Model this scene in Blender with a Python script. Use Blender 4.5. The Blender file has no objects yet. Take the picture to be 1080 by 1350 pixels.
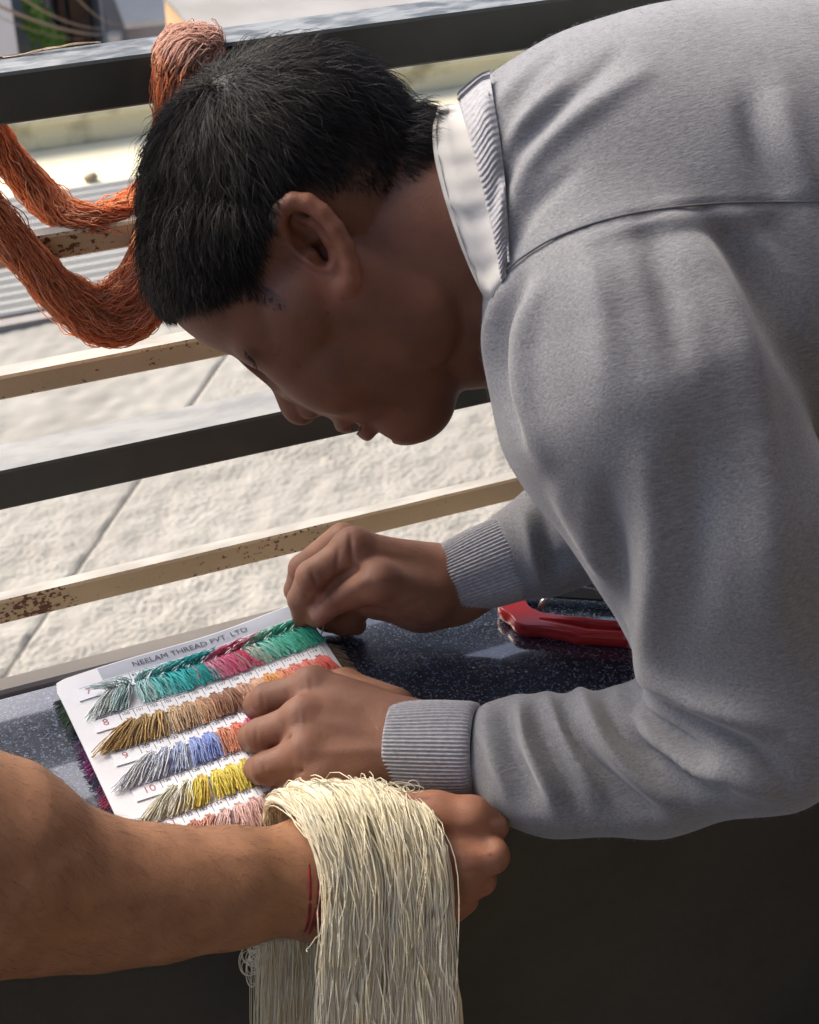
import bpy, math, random
import numpy as np
from mathutils import Vector

# ------------------------------------------------------------------ scene / camera / light
sc = bpy.context.scene
col = sc.collection
rng = np.random.default_rng(7)
random.seed(7)

FPX = 2050.0; PITCH = math.radians(35.6); YAW = math.radians(22.36)      # photo pixels 1080 x 1350
CAM = np.array([0.0, 0.0, 1.60])
FH = np.array([math.sin(YAW), math.cos(YAW), 0.0])
CR = np.array([math.cos(YAW), -math.sin(YAW), 0.0])
CF = FH * math.cos(PITCH) - np.array([0, 0, 1.0]) * math.sin(PITCH)
CU = FH * math.sin(PITCH) + np.array([0, 0, 1.0]) * math.cos(PITCH)

cd = bpy.data.cameras.new('camera'); cam = bpy.data.objects.new('camera', cd); col.objects.link(cam)
cam.location = CAM; cam.rotation_euler = (math.radians(90) - PITCH, 0, -YAW)
cd.sensor_fit = 'VERTICAL'; cd.sensor_height = 24.0; cd.lens = FPX / 1350.0 * 24.0
cd.clip_start = 0.02; cd.clip_end = 2000
cd.dof.use_dof = True; cd.dof.focus_distance = 0.98; cd.dof.aperture_fstop = 11.0
sc.camera = cam

SUN_EL = math.radians(43); SUN_AZ = math.radians(-32)    # azimuth from +Y, clockwise to +X: hazy sun beyond the railing, to the left
w = bpy.data.worlds.new('World'); sc.world = w; w.use_nodes = True
nt = w.node_tree; bg = nt.nodes['Background']
sky = nt.nodes.new('ShaderNodeTexSky'); sky.sky_type = 'NISHITA'; sky.sun_disc = False
sky.sun_elevation = SUN_EL; sky.sun_rotation = SUN_AZ; sky.dust_density = 3.0; sky.air_density = 0.6; sky.ozone_density = 0.6
nt.links.new(sky.outputs['Color'], bg.inputs['Color']); bg.inputs['Strength'].default_value = 0.15
sd = bpy.data.lights.new('sun', 'SUN'); sun = bpy.data.objects.new('sun', sd); col.objects.link(sun)
sdir = Vector((math.sin(SUN_AZ) * math.cos(SUN_EL), math.cos(SUN_AZ) * math.cos(SUN_EL), math.sin(SUN_EL)))
sun.rotation_euler = sdir.to_track_quat('Z', 'Y').to_euler(); sun.location = (0, -3, 12)
sd.energy = 1.5; sd.angle = math.radians(34); sd.color = (1.0, 0.91, 0.76)
vs = sc.view_settings; vs.view_transform = 'Standard'; vs.look = 'None'; vs.gamma = 1.0; vs.use_curve_mapping = False
vs.exposure = 1.4

# ------------------------------------------------------------------ helpers
def ray(x, y): return CF + CR * ((x - 540) / FPX) - CU * ((y - 675) / FPX)
def P(x, y, d): return CAM + ray(x, y) * d                      # a point of the place seen at (x, y), d metres deep
def Q(x, y, z):
    r = ray(x, y); return CAM + r * ((z - CAM[2]) / r[2])       # ... at height z
def QY(x, y, Y):
    r = ray(x, y); return CAM + r * ((Y - CAM[1]) / r[1])       # ... on the upright plane at Y
def pix(V):
    q = np.asarray(V) - CAM; d = q @ CF
    return 540 + FPX * (q @ CR) / d, 675 - FPX * (q @ CU) / d, d

def mesh_np(name, V, F, smooth=True):
    V = np.ascontiguousarray(V, dtype=np.float32); F = np.ascontiguousarray(F, dtype=np.int32)
    me = bpy.data.meshes.new(name)
    me.vertices.add(len(V)); me.vertices.foreach_set('co', V.ravel())
    n, k = F.shape
    me.loops.add(n * k); me.loops.foreach_set('vertex_index', F.ravel())
    me.polygons.add(n); me.polygons.foreach_set('loop_start', np.arange(0, n * k, k, dtype=np.int32))
    me.polygons.foreach_set('use_smooth', np.full(n, smooth, dtype=bool))
    me.update(calc_edges=True)
    return me
def addcol(me, C, name='Col'):
    a = me.color_attributes.new(name, 'FLOAT_COLOR', 'POINT')
    C = np.asarray(C, dtype=np.float32)
    if C.shape[1] == 3: C = np.concatenate([C, np.ones((len(C), 1), np.float32)], 1)
    a.data.foreach_set('color', np.ascontiguousarray(C).ravel())
def tag(o, label=None, cat=None, group=None, kind=None):
    if label: o['label'] = label
    if cat: o['category'] = cat
    if group: o['group'] = group
    if kind: o['kind'] = kind
    return o
ORG = {}
def empty(name, loc, label=None, cat=None, group=None):
    o = bpy.data.objects.new(name, None); col.objects.link(o); o.location = loc; o.empty_display_size = 0.05
    ORG[o] = np.array(loc, dtype=float)
    return tag(o, label, cat, group)
def obj(name, V, F, mat, parent=None, smooth=True, colr=None, base=None):
    V = np.asarray(V, dtype=float)
    org = ORG[parent] if parent is not None else (np.array(base, dtype=float) if base is not None else np.array([(V[:, 0].min() + V[:, 0].max()) / 2, (V[:, 1].min() + V[:, 1].max()) / 2, V[:, 2].min()]))
    me = mesh_np(name, V - org, F, smooth)
    if colr is not None: addcol(me, colr)
    me.materials.append(mat)
    o = bpy.data.objects.new(name, me); col.objects.link(o)
    if parent is not None: o.parent = parent
    else: o.location = org
    ORG[o] = org
    return o
class MB:                                       # collects quads
    def __init__(s): s.V = []; s.F = []; s.n = 0
    def add(s, V, F):
        V = np.asarray(V, float); s.V.append(V); s.F.append(np.asarray(F, int) + s.n); s.n += len(V)
    def box(s, lo, hi, b=0.0):
        lo = np.array(lo, float); hi = np.array(hi, float)
        if b <= 0:
            c = np.array([[x, y, z] for z in (lo[2], hi[2]) for y in (lo[1], hi[1]) for x in (lo[0], hi[0])])
            s.add(c, [[0, 2, 3, 1], [4, 5, 7, 6], [0, 1, 5, 4], [2, 6, 7, 3], [0, 4, 6, 2], [1, 3, 7, 5]]); return
        # chamfered box from rings
        prof = [(lo[2], b), (lo[2] + b, 0), (hi[2] - b, 0), (hi[2], b)]
        rings = []
        for z, i in prof:
            x0, x1, y0, y1 = lo[0] + i, hi[0] - i, lo[1] + i, hi[1] - i
            rings.append([[x0 + b, y0, z], [x1 - b, y0, z], [x1, y0 + b, z], [x1, y1 - b, z], [x1 - b, y1, z], [x0 + b, y1, z], [x0, y1 - b, z], [x0, y0 + b, z]])
        V = np.array(rings).reshape(-1, 3); F = []
        for r in range(3):
            for k in range(8): F.append([r * 8 + k, r * 8 + (k + 1) % 8, r * 8 + 8 + (k + 1) % 8, r * 8 + 8 + k])
        for base, rev in ((0, True), (24, False)):
            q = [[0, 1, 2, 7], [7, 2, 3, 6], [6, 3, 4, 5]]
            for a in q: F.append([base + i for i in (a[::-1] if rev else a)])
        s.add(V, F)
    def build(s, name, mat, parent=None, smooth=False, **k):
        return obj(name, np.concatenate(s.V), np.concatenate(s.F), mat, parent, smooth, **k)

def tubes(polys, rad, sides=3, taper=None):
    """polys (N,M,3) -> verts, quads of thin tubes; rad scalar or (N,) ; taper (M,)"""
    polys = np.asarray(polys, float); N, Mn, _ = polys.shape
    T = np.gradient(polys, axis=1); T /= np.linalg.norm(T, axis=2, keepdims=True) + 1e-12
    ref = np.where(np.abs(T[..., 2:3]) > 0.9, np.array([1.0, 0, 0]), np.array([0, 0, 1.0]))
    A = np.cross(T, ref); A /= np.linalg.norm(A, axis=2, keepdims=True) + 1e-12
    B = np.cross(T, A)
    rad = np.broadcast_to(np.asarray(rad, float), (N,))[:, None]
    if taper is not None: rad = rad * np.asarray(taper)[None, :]
    rad = np.broadcast_to(rad, (N, Mn))[..., None]
    V = np.stack([polys + rad * (A * math.cos(2 * math.pi * k / sides) + B * math.sin(2 * math.pi * k / sides)) for k in range(sides)], 2)
    idx = np.arange(N * Mn * sides).reshape(N, Mn, sides)
    F = np.stack([idx[:, :-1, :], np.roll(idx, -1, 2)[:, :-1, :], np.roll(idx, -1, 2)[:, 1:, :], idx[:, 1:, :]], -1).reshape(-1, 4)
    return V.reshape(-1, 3), F
def smooth_poly(pts, n):
    """Catmull-Rom through pts (k,d), n samples"""
    p = np.asarray(pts, float); k = len(p)
    p2 = np.concatenate([[2 * p[0] - p[1]], p, [2 * p[-1] - p[-2]]])
    t = np.linspace(0, k - 1 - 1e-6, n); i = t.astype(int); u = (t - i)[:, None]
    a, b, c, d = p2[i], p2[i + 1], p2[i + 2], p2[i + 3]
    return 0.5 * ((2 * b) + (-a + c) * u + (2 * a - 5 * b + 4 * c - d) * u ** 2 + (-a + 3 * b - 3 * c + d) * u ** 3)
def loft(rings, closed=True, cap=False):
    rings = np.asarray(rings, float); n, m, _ = rings.shape
    idx = np.arange(n * m).reshape(n, m); nx = np.roll(idx, -1, 1)
    if closed: F = np.stack([idx[:-1], nx[:-1], nx[1:], idx[1:]], -1).reshape(-1, 4)
    else: F = np.stack([idx[:-1, :-1], idx[:-1, 1:], idx[1:, 1:], idx[1:, :-1]], -1).reshape(-1, 4)
    return rings.reshape(-1, 3), F
def fnoise(n, m, lo, hi, seed):
    """band-limited noise field n x m, wavelengths lo..hi in samples, unit std"""
    r = np.random.default_rng(seed).standard_normal((n, m))
    fx = np.fft.fftfreq(n)[:, None]; fy = np.fft.fftfreq(m)[None]; f = np.hypot(fx, fy)
    g = np.exp(-(f * lo) ** 2) * (1 - np.exp(-(f * hi) ** 2))
    o = np.fft.ifft2(np.fft.fft2(r) * g).real
    return o / o.std()

# ---- signed distance modelling on a grid
class Field:
    def __init__(s, lo, hi, h):
        s.lo = np.array(lo, float); s.h = h
        s.n = np.ceil((np.array(hi) - s.lo) / h).astype(int) + 1
        s.ax = [(s.lo[i] + h * np.arange(s.n[i])).astype(np.float32) for i in range(3)]
        s.a = np.full(s.n, 0.2, np.float32)
    def _win(s, lo, hi):
        i0 = np.maximum(np.floor((np.array(lo) - s.lo) / s.h).astype(int), 0); i1 = np.minimum(np.ceil((np.array(hi) - s.lo) / s.h).astype(int) + 1, s.n)
        if np.any(i1 <= i0): return None
        sl = tuple(slice(i0[i], i1[i]) for i in range(3))
        return sl, s.ax[0][sl[0]][:, None, None], s.ax[1][sl[1]][None, :, None], s.ax[2][sl[2]][None, None, :]
    def _mix(s, sl, d, k, sub):
        a = s.a[sl]; d = d.astype(np.float32)
        if sub:
            if k <= 0: s.a[sl] = np.maximum(a, -d); return
            h = np.clip(0.5 - 0.5 * (a + d) / k, 0, 1); s.a[sl] = a * (1 - h) - d * h + k * h * (1 - h)
        else:
            if k <= 0: s.a[sl] = np.minimum(a, d); return
            h = np.clip(0.5 + 0.5 * (a - d) / k, 0, 1); s.a[sl] = a * (1 - h) + d * h - k * h * (1 - h)
    def cone(s, a, b, r1, r2=None, k=0.0, sub=False):
        r2 = r1 if r2 is None else r2; a = np.array(a, float); b = np.array(b, float); m = max(r1, r2) + k + 3 * s.h
        W = s._win(np.minimum(a, b) - m, np.maximum(a, b) + m)
        if W is None: return
        sl, X, Y, Z = W; ba = b - a; L2 = float(ba @ ba) + 1e-12
        x, y, z = X - a[0], Y - a[1], Z - a[2]
        t = np.clip((x * ba[0] + y * ba[1] + z * ba[2]) / L2, 0, 1)
        d = np.sqrt((x - t * ba[0]) ** 2 + (y - t * ba[1]) ** 2 + (z - t * ba[2]) ** 2) - (r1 + (r2 - r1) * t)
        s._mix(sl, d, k, sub)
    def ball(s, c, r, k=0.0, sub=False): s.cone(c, np.array(c, float) + 1e-6, r, r, k, sub)
    def chain(s, pts, rs, k=0.0, k0=None, sub=False):
        for i in range(len(pts) - 1): s.cone(pts[i], pts[i + 1], rs[i], rs[i + 1], (k0 if (k0 is not None and i == 0) else k), sub)
    def ell(s, c, r, k=0.0, axes=None, sub=False):
        c = np.array(c, float); r = np.array(r, float); m = r.max() + k + 3 * s.h
        W = s._win(c - m, c + m)
        if W is None: return
        sl, X, Y, Z = W; x, y, z = X - c[0], Y - c[1], Z - c[2]
        if axes is not None:
            A = np.array(axes, float); x, y, z = (x * A[i, 0] + y * A[i, 1] + z * A[i, 2] for i in range(3))
        k0 = np.sqrt((x / r[0]) ** 2 + (y / r[1]) ** 2 + (z / r[2]) ** 2)
        k1 = np.sqrt((x / r[0] ** 2) ** 2 + (y / r[1] ** 2) ** 2 + (z / r[2] ** 2) ** 2) + 1e-9
        s._mix(sl, k0 * (k0 - 1) / k1, k, sub)
    def mesh(s):
        a = s.a; n = a.shape; ins = a < 0
        c = np.zeros(tuple(np.array(n) - 1), np.uint8)
        for dx in (0, 1):
            for dy in (0, 1):
                for dz in (0, 1): c += ins[dx:n[0] - 1 + dx, dy:n[1] - 1 + dy, dz:n[2] - 1 + dz]
        act = (c > 0) & (c < 8); I = np.argwhere(act)
        vid = np.full(act.shape, -1, np.int32); vid[act] = np.arange(len(I))
        acc = np.zeros((len(I), 3)); cnt = np.zeros(len(I))
        cv = {}
        for dx in (0, 1):
            for dy in (0, 1):
                for dz in (0, 1): cv[dx, dy, dz] = a[I[:, 0] + dx, I[:, 1] + dy, I[:, 2] + dz].astype(float)
        for e in ((0, 1, 2), (1, 0, 2), (2, 0, 1)):
            for u in (0, 1):
                for v in (0, 1):
                    p0 = [0, 0, 0]; p0[e[1]] = u; p0[e[2]] = v; p1 = list(p0); p1[e[0]] = 1
                    A = cv[tuple(p0)]; B = cv[tuple(p1)]; m = (A < 0) != (B < 0)
                    t = np.where(m, A / np.where(m, A - B, 1), 0)
                    pt = np.tile(np.array(p0, float), (len(I), 1)); pt[:, e[0]] = t
                    acc += pt * m[:, None]; cnt += m
        V = s.lo + s.h * (I + acc / np.maximum(cnt, 1)[:, None])
        Fs = []
        for ax in range(3):
            b, cc = (ax + 1) % 3, (ax + 2) % 3
            sl0 = [slice(None)] * 3; sl1 = [slice(None)] * 3; sl0[ax] = slice(0, -1); sl1[ax] = slice(1, None)
            i0 = ins[tuple(sl0)]; i1 = ins[tuple(sl1)]; E = np.argwhere(i0 != i1)
            ok = np.ones(len(E), bool)
            for q in (b, cc): ok &= (E[:, q] > 0) & (E[:, q] < n[q] - 1)
            E = E[ok]; flip = ~i0[E[:, 0], E[:, 1], E[:, 2]]
            def g(db, dc):
                K = E.copy(); K[:, b] += db; K[:, cc] += dc; return vid[K[:, 0], K[:, 1], K[:, 2]]
            q = np.stack([g(-1, -1), g(0, -1), g(0, 0), g(-1, 0)], 1)
            q[flip] = q[flip][:, ::-1]; Fs.append(q)
        F = np.concatenate(Fs); F = F[(F >= 0).all(1)]
        return V, F
def lap(V, F, it, lam=0.5, w=None):
    """plain Laplacian smoothing on a quad mesh"""
    E = np.concatenate([F[:, [0, 1]], F[:, [1, 2]], F[:, [2, 3]], F[:, [3, 0]]])
    n = len(V); deg = np.bincount(E[:, 0], minlength=n) + np.bincount(E[:, 1], minlength=n)
    for _ in range(it):
        S = np.stack([np.bincount(E[:, 0], V[E[:, 1], c], n) + np.bincount(E[:, 1], V[E[:, 0], c], n) for c in range(3)], 1) / np.maximum(deg, 1)[:, None]
        V = V + lam * (S - V) * (1 if w is None else w[:, None])
    return V
def vnormals(V, F):
    a = V[F[:, 2]] - V[F[:, 0]]; b = V[F[:, 3]] - V[F[:, 1]]; N = np.cross(a, b); n = len(V)
    out = np.stack([sum(np.bincount(F[:, k], N[:, c], n) for k in range(4)) for c in range(3)], 1)
    return out / (np.linalg.norm(out, axis=1, keepdims=True) + 1e-12)
def segdist(px, py, poly):
    """distance of points to a polyline, and position along it 0..1"""
    best = np.full(len(px), 1e9); at = np.zeros(len(px)); poly = np.asarray(poly, float)
    L = np.r_[0, np.cumsum(np.hypot(*np.diff(poly, axis=0).T))]
    for i in range(len(poly) - 1):
        a, b = poly[i], poly[i + 1]; d = b - a; l2 = d @ d + 1e-9
        t = np.clip(((px - a[0]) * d[0] + (py - a[1]) * d[1]) / l2, 0, 1)
        dd = np.hypot(px - a[0] - t * d[0], py - a[1] - t * d[1]); m = dd < best
        best[m] = dd[m]; at[m] = (L[i] + t[m] * math.sqrt(l2)) / L[-1]
    return best, at
def sculpt(V, F, strokes, dlim=None):
    """strokes: (polyline in view, amplitude mm, width px[, dmin, dmax]) pushing the surface along its normal like folded cloth"""
    N = vnormals(V, F); px, py, d = pix(V)
    face = ((CAM - V) * N).sum(1) / np.linalg.norm(CAM - V, axis=1)
    wgt = np.clip(face * 3 + 0.6, 0, 1)
    D = np.zeros(len(V))
    for s in strokes:
        poly = smooth_poly(s[0], 4 * len(s[0])) if len(s[0]) > 2 else np.array(s[0], float)
        m = (px > poly[:, 0].min() - 3 * s[2]) & (px < poly[:, 0].max() + 3 * s[2]) & (py > poly[:, 1].min() - 3 * s[2]) & (py < poly[:, 1].max() + 3 * s[2]) & (wgt > 0)
        if len(s) > 3: m &= (d > s[3]) & (d < s[4])
        if not m.any(): continue
        dist, at = segdist(px[m], py[m], poly)
        D[m] += s[1] * 1e-3 * np.exp(-(dist / s[2]) ** 2) * (0.25 + 0.75 * np.sin(np.pi * np.clip(at, 0.0, 1.0)) ** 0.7) * wgt[m]
    return V + N * D[:, None]

# ------------------------------------------------------------------ materials
def nodes_mat(name):
    m = bpy.data.materials.new(name); m.use_nodes = True
    t = m.node_tree; return m, t, t.nodes['Principled BSDF'], t.nodes.new, t.links.new
def mat(name, c, rough=0.6, c2=None, nscale=20, ndet=4, lo=0.35, hi=0.65, bump=0.0, bscale=200, bdist=0.001, metal=0.0, spec=None, sheen=0.0, stretch=None, attr=None, transl=0.0, coat=0.0, sss=0.0, voro=None):
    m, t, b, N, L = nodes_mat(name)
    tc = N('ShaderNodeTexCoord'); src = tc.outputs['Object']
    if stretch:
        mp = N('ShaderNodeMapping'); mp.inputs['Scale'].default_value = stretch; L(src, mp.inputs['Vector']); src2 = mp.outputs['Vector']
    else: src2 = src
    base = None
    if attr:
        at = N('ShaderNodeAttribute'); at.attribute_name = attr; base = at.outputs['Color']
    if c2 is not None:
        nz = N('ShaderNodeTexNoise'); nz.inputs['Scale'].default_value = nscale; nz.inputs['Detail'].default_value = ndet; L(src2, nz.inputs['Vector'])
        rp = N('ShaderNodeValToRGB'); rp.color_ramp.elements[0].position = lo; rp.color_ramp.elements[1].position = hi
        rp.color_ramp.elements[0].color = (*c, 1); rp.color_ramp.elements[1].color = (*c2, 1); L(nz.outputs['Fac'], rp.inputs['Fac'])
        if base is not None:
            mx = N('ShaderNodeMix'); mx.data_type = 'RGBA'; mx.blend_type = 'MULTIPLY'; mx.inputs['Factor'].default_value = 1.0
            L(base, mx.inputs['A']); L(rp.outputs['Color'], mx.inputs['B']); base = mx.outputs['Result']
        else: base = rp.outputs['Color']
    if base is not None: L(base, b.inputs['Base Color'])
    else: b.inputs['Base Color'].default_value = (*c, 1)
    b.inputs['Roughness'].default_value = rough; b.inputs['Metallic'].default_value = metal
    if spec is not None: b.inputs['Specular IOR Level'].default_value = spec
    if sheen: b.inputs['Sheen Weight'].default_value = sheen; b.inputs['Sheen Roughness'].default_value = 0.5
    if coat: b.inputs['Coat Weight'].default_value = coat; b.inputs['Coat Roughness'].default_value = 0.1
    if sss:
        b.inputs['Subsurface Weight'].default_value = sss; b.inputs['Subsurface Radius'].default_value = (0.006, 0.0025, 0.0015); b.inputs['Subsurface Scale'].default_value = 1.0
    if bump:
        if voro:
            nb = N('ShaderNodeTexVoronoi'); nb.inputs['Scale'].default_value = bscale; out = nb.outputs['Distance']
        else:
            nb = N('ShaderNodeTexNoise'); nb.inputs['Scale'].default_value = bscale; nb.inputs['Detail'].default_value = 5; out = nb.outputs['Fac']
        L(src2, nb.inputs['Vector'])
        bp = N('ShaderNodeBump'); bp.inputs['Strength'].default_value = bump; bp.inputs['Distance'].default_value = bdist
        L(out, bp.inputs['Height']); L(bp.outputs['Normal'], b.inputs['Normal'])
    if transl:
        tr = N('ShaderNodeBsdfTranslucent'); ms = N('ShaderNodeMixShader'); ms.inputs['Fac'].default_value = transl
        if base is not None: L(base, tr.inputs['Color'])
        else: tr.inputs['Color'].default_value = (*c, 1)
        L(b.outputs['BSDF'], ms.inputs[1]); L(tr.outputs['BSDF'], ms.inputs[2]); L(ms.outputs['Shader'], t.nodes['Material Output'].inputs['Surface'])
    return m

# ------------------------------------------------------------------ the setting
LEDGE = 0.90; RAILY = 0.873
M_plaster = mat('cream_roughcast', (0.285, 0.268, 0.228), 0.9, (0.35, 0.332, 0.285), 3.5, 6, bump=0.25, bscale=320, bdist=0.001)
M_smoothplaster = mat('smooth_plaster', (0.28, 0.258, 0.23), 0.9, (0.34, 0.316, 0.285), 6, 8, bump=0.2, bscale=60, bdist=0.002)
M_shade_wall = mat('shade_wall_plaster', (0.22, 0.18, 0.13), 0.9, (0.27, 0.22, 0.17), 3, 4)
M_roof = mat('slab_plaster', (0.34, 0.31, 0.27), 0.9, (0.40, 0.37, 0.33), 3, 4)
M_floor = mat('floor_tile', (0.13, 0.115, 0.095), 0.5, (0.17, 0.15, 0.125), 5, 4)
M_dirt = mat('street_dust', (0.22, 0.19, 0.15), 0.95, (0.30, 0.26, 0.2), 0.8, 6)

def sheet(name, x0, x1, y0, y1, z, m):
    o = obj(name, [[x0, y0, z], [x1, y0, z], [x1, y1, z], [x0, y1, z]], [[0, 1, 2, 3]], m, smooth=False); o['kind'] = 'structure'; return o
sheet('ground', -400, 400, -300, 600, -10.0, M_dirt)
b = MB(); b.box((-6, -2.6, -0.12), (6, 0.62, 0.0)); tag(b.build('floor', M_floor), kind='structure')
b = MB(); b.box((-0.75, -2.8, 2.60), (1.9, 0.35, 2.75)); tag(b.build('shade_ceiling', M_roof), kind='structure')  # unseen slab added overhead to keep light off the figures
b = MB(); b.box((-1.6, -2.8, -0.12), (1.9, -2.6, 2.60)); tag(b.build('shade_back_wall', M_shade_wall), kind='structure')  # unseen wall behind the camera, added to darken the sides facing it
b = MB(); b.box((1.72, -2.6, 0.0), (1.9, 0.60, 2.60)); b.box((1.72, 0.60, 0.905), (1.9, 0.98, 2.60)); tag(b.build('shade_side_wall', M_shade_wall), kind='structure')  # unseen wall added on the right to block light from there

# roughcast terrace outside: real relief where it is seen, one scored joint
x0, x1, y0, y1, st = -0.15, 1.85, 1.25, 3.0, 0.0042
xs = np.arange(x0, x1, st); ys = np.arange(y0, y1, st)
X, Y = np.meshgrid(xs, ys, indexing='ij')
h = fnoise(*X.shape, 2.0, 4.3, 3); h2 = fnoise(*X.shape, 12, 60, 4); h3 = fnoise(*X.shape, 60, 300, 5)
bumps = np.clip(np.tanh(h * 1.6 + 0.25 * h2), -0.7, 1) * 0.0017
fade = np.clip((2.62 + 0.10 * h3 - Y) / 0.25, 0.12, 1)                 # the far strip is trowelled smoother
Zt = bumps * fade * (0.85 + 0.25 * np.clip(h3, -1, 1)) + 0.0012 * h2
ja, jb = Q(0, 897, 0.0), Q(290, 478, 0.0)
jd = (jb - ja)[:2]; jd /= np.linalg.norm(jd); dj = np.abs((X - ja[0]) * jd[1] - (Y - ja[1]) * jd[0])
g = np.clip(1 - dj / 0.0065, 0, 1); Zt = Zt * (1 - np.clip(1.5 * g, 0, 1)) - 0.004 * np.clip(2 * g, 0, 1)
V = np.stack([X, Y, Zt], -1).reshape(-1, 3); idx = np.arange(X.size).reshape(X.shape)
F = np.stack([idx[:-1, :-1], idx[1:, :-1], idx[1:, 1:], idx[:-1, 1:]], -1).reshape(-1, 4)
b = MB(); b.box((-6, 0.62, -0.3), (6, 4.15, -0.016))
terr = b.build('terrace', M_smoothplaster); tag(terr, kind='structure')
o = obj('roughcast_surface', V, F, M_plaster, terr)
jn = np.array([jd[1], -jd[0], 0]) * 0.0017; j0 = np.array([ja[0], ja[1], -0.0012]) - np.array([*jd, 0]) * 0.4; j1 = np.array([jb[0], jb[1], -0.0012]) + np.array([*jd, 0]) * 0.25
M_joint = mat('dark_joint_filler', (0.07, 0.065, 0.055), 0.95)
obj('joint_filler', [j0 - jn, j1 - jn, j1 + jn, j0 + jn], [[0, 1, 2, 3]], M_joint, terr, smooth=False)
# pale trowelled strip that runs on behind
b = MB(); b.box((-3, 3.0, -0.016), (5, 3.03, 0.012)); b.build('joint_strip', M_smoothplaster, terr)

# parapet with granite slab
M_wall = mat('dark_green_plaster', (0.030, 0.030, 0.024), 0.7, (0.068, 0.064, 0.050), 4.5, 9, 0.3, 0.75, bump=0.45, bscale=45, bdist=0.003)
def granite():
    m, t, bs, N, L = nodes_mat('polished_blue_granite')
    tc = N('ShaderNodeTexCoord')
    v = N('ShaderNodeTexVoronoi'); v.inputs['Scale'].default_value = 850; L(tc.outputs['Object'], v.inputs['Vector'])
    rp = N('ShaderNodeValToRGB'); e = rp.color_ramp.elements; e[0].position = 0.0; e[0].color = (0.010, 0.014, 0.022, 1); e[1].position = 1.0; e[1].color = (0.16, 0.20, 0.26, 1)
    q = e.new(0.55); q.color = (0.016, 0.024, 0.040, 1); q = e.new(0.80); q.color = (0.045, 0.065, 0.10, 1)
    sp = N('ShaderNodeSeparateColor'); L(v.outputs['Color'], sp.inputs['Color']); L(sp.outputs['Red'], rp.inputs['Fac'])
    v2 = N('ShaderNodeTexVoronoi'); v2.inputs['Scale'].default_value = 290; L(tc.outputs['Object'], v2.inputs['Vector'])
    sp2 = N('ShaderNodeSeparateColor'); L(v2.outputs['Color'], sp2.inputs['Color'])
    rp2 = N('ShaderNodeValToRGB'); rp2.color_ramp.elements[0].position = 0.962; rp2.color_ramp.elements[0].color = (0, 0, 0, 1); rp2.color_ramp.elements[1].position = 0.985; rp2.color_ramp.elements[1].color = (1, 1, 1, 1)
    L(sp2.outputs['Green'], rp2.inputs['Fac'])
    d2 = N('ShaderNodeValToRGB'); d2.color_ramp.elements[0].position = 0.22; d2.color_ramp.elements[0].color = (1, 1, 1, 1); d2.color_ramp.elements[1].position = 0.34; d2.color_ramp.elements[1].color = (0, 0, 0, 1)
    L(v2.outputs['Distance'], d2.inputs['Fac'])
    mm = N('ShaderNodeMix'); mm.data_type = 'RGBA'; mm.blend_type = 'MULTIPLY'; mm.inputs['Factor'].default_value = 1; L(rp2.outputs['Color'], mm.inputs['A']); L(d2.outputs['Color'], mm.inputs['B'])
    mx = N('ShaderNodeMix'); mx.data_type = 'RGBA'; L(mm.outputs['Result'], mx.inputs['Factor']); L(rp.outputs['Color'], mx.inputs['A']); mx.inputs['B'].default_value = (0.34, 0.38, 0.42, 1)
    L(mx.outputs['Result'], bs.inputs['Base Color'])
    nz = N('ShaderNodeTexNoise'); nz.inputs['Scale'].default_value = 40; L(tc.outputs['Object'], nz.inputs['Vector'])
    mr = N('ShaderNodeMapRange'); mr.inputs['To Min'].default_value = 0.13; mr.inputs['To Max'].default_value = 0.30; L(nz.outputs['Fac'], mr.inputs['Value']); L(mr.outputs['Result'], bs.inputs['Roughness'])
    bs.inputs['Specular IOR Level'].default_value = 1.0; bs.inputs['Coat Weight'].default_value = 1.0; bs.inputs['Coat Roughness'].default_value = 0.04; bs.inputs['Coat IOR'].default_value = 1.7
    bp = N('ShaderNodeBump'); bp.inputs['Strength'].default_value = 0.10; bp.inputs['Distance'].default_value = 0.0004; L(sp.outputs['Red'], bp.inputs['Height']); L(bp.outputs['Normal'], bs.inputs['Normal'])
    return m
M_granite = granite()
par = empty('parapet_wall', (0.3, 0.72, 0.0), 'dark parapet wall topped with a polished blue granite slab', 'wall')
b = MB(); b.box((-6, 0.645, 0.0), (6, 0.822, 0.868)); b.build('wall_body', M_wall, par)
b = MB(); b.box((-6, 0.618, 0.868), (6, 0.813, LEDGE), 0.003); b.build('granite_slab', M_granite, par)
b = MB(); b.box((-6, 0.8135, 0.80), (6, 0.829, 0.903), 0.002); b.build('plaster_edge', M_smoothplaster, par)

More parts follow.
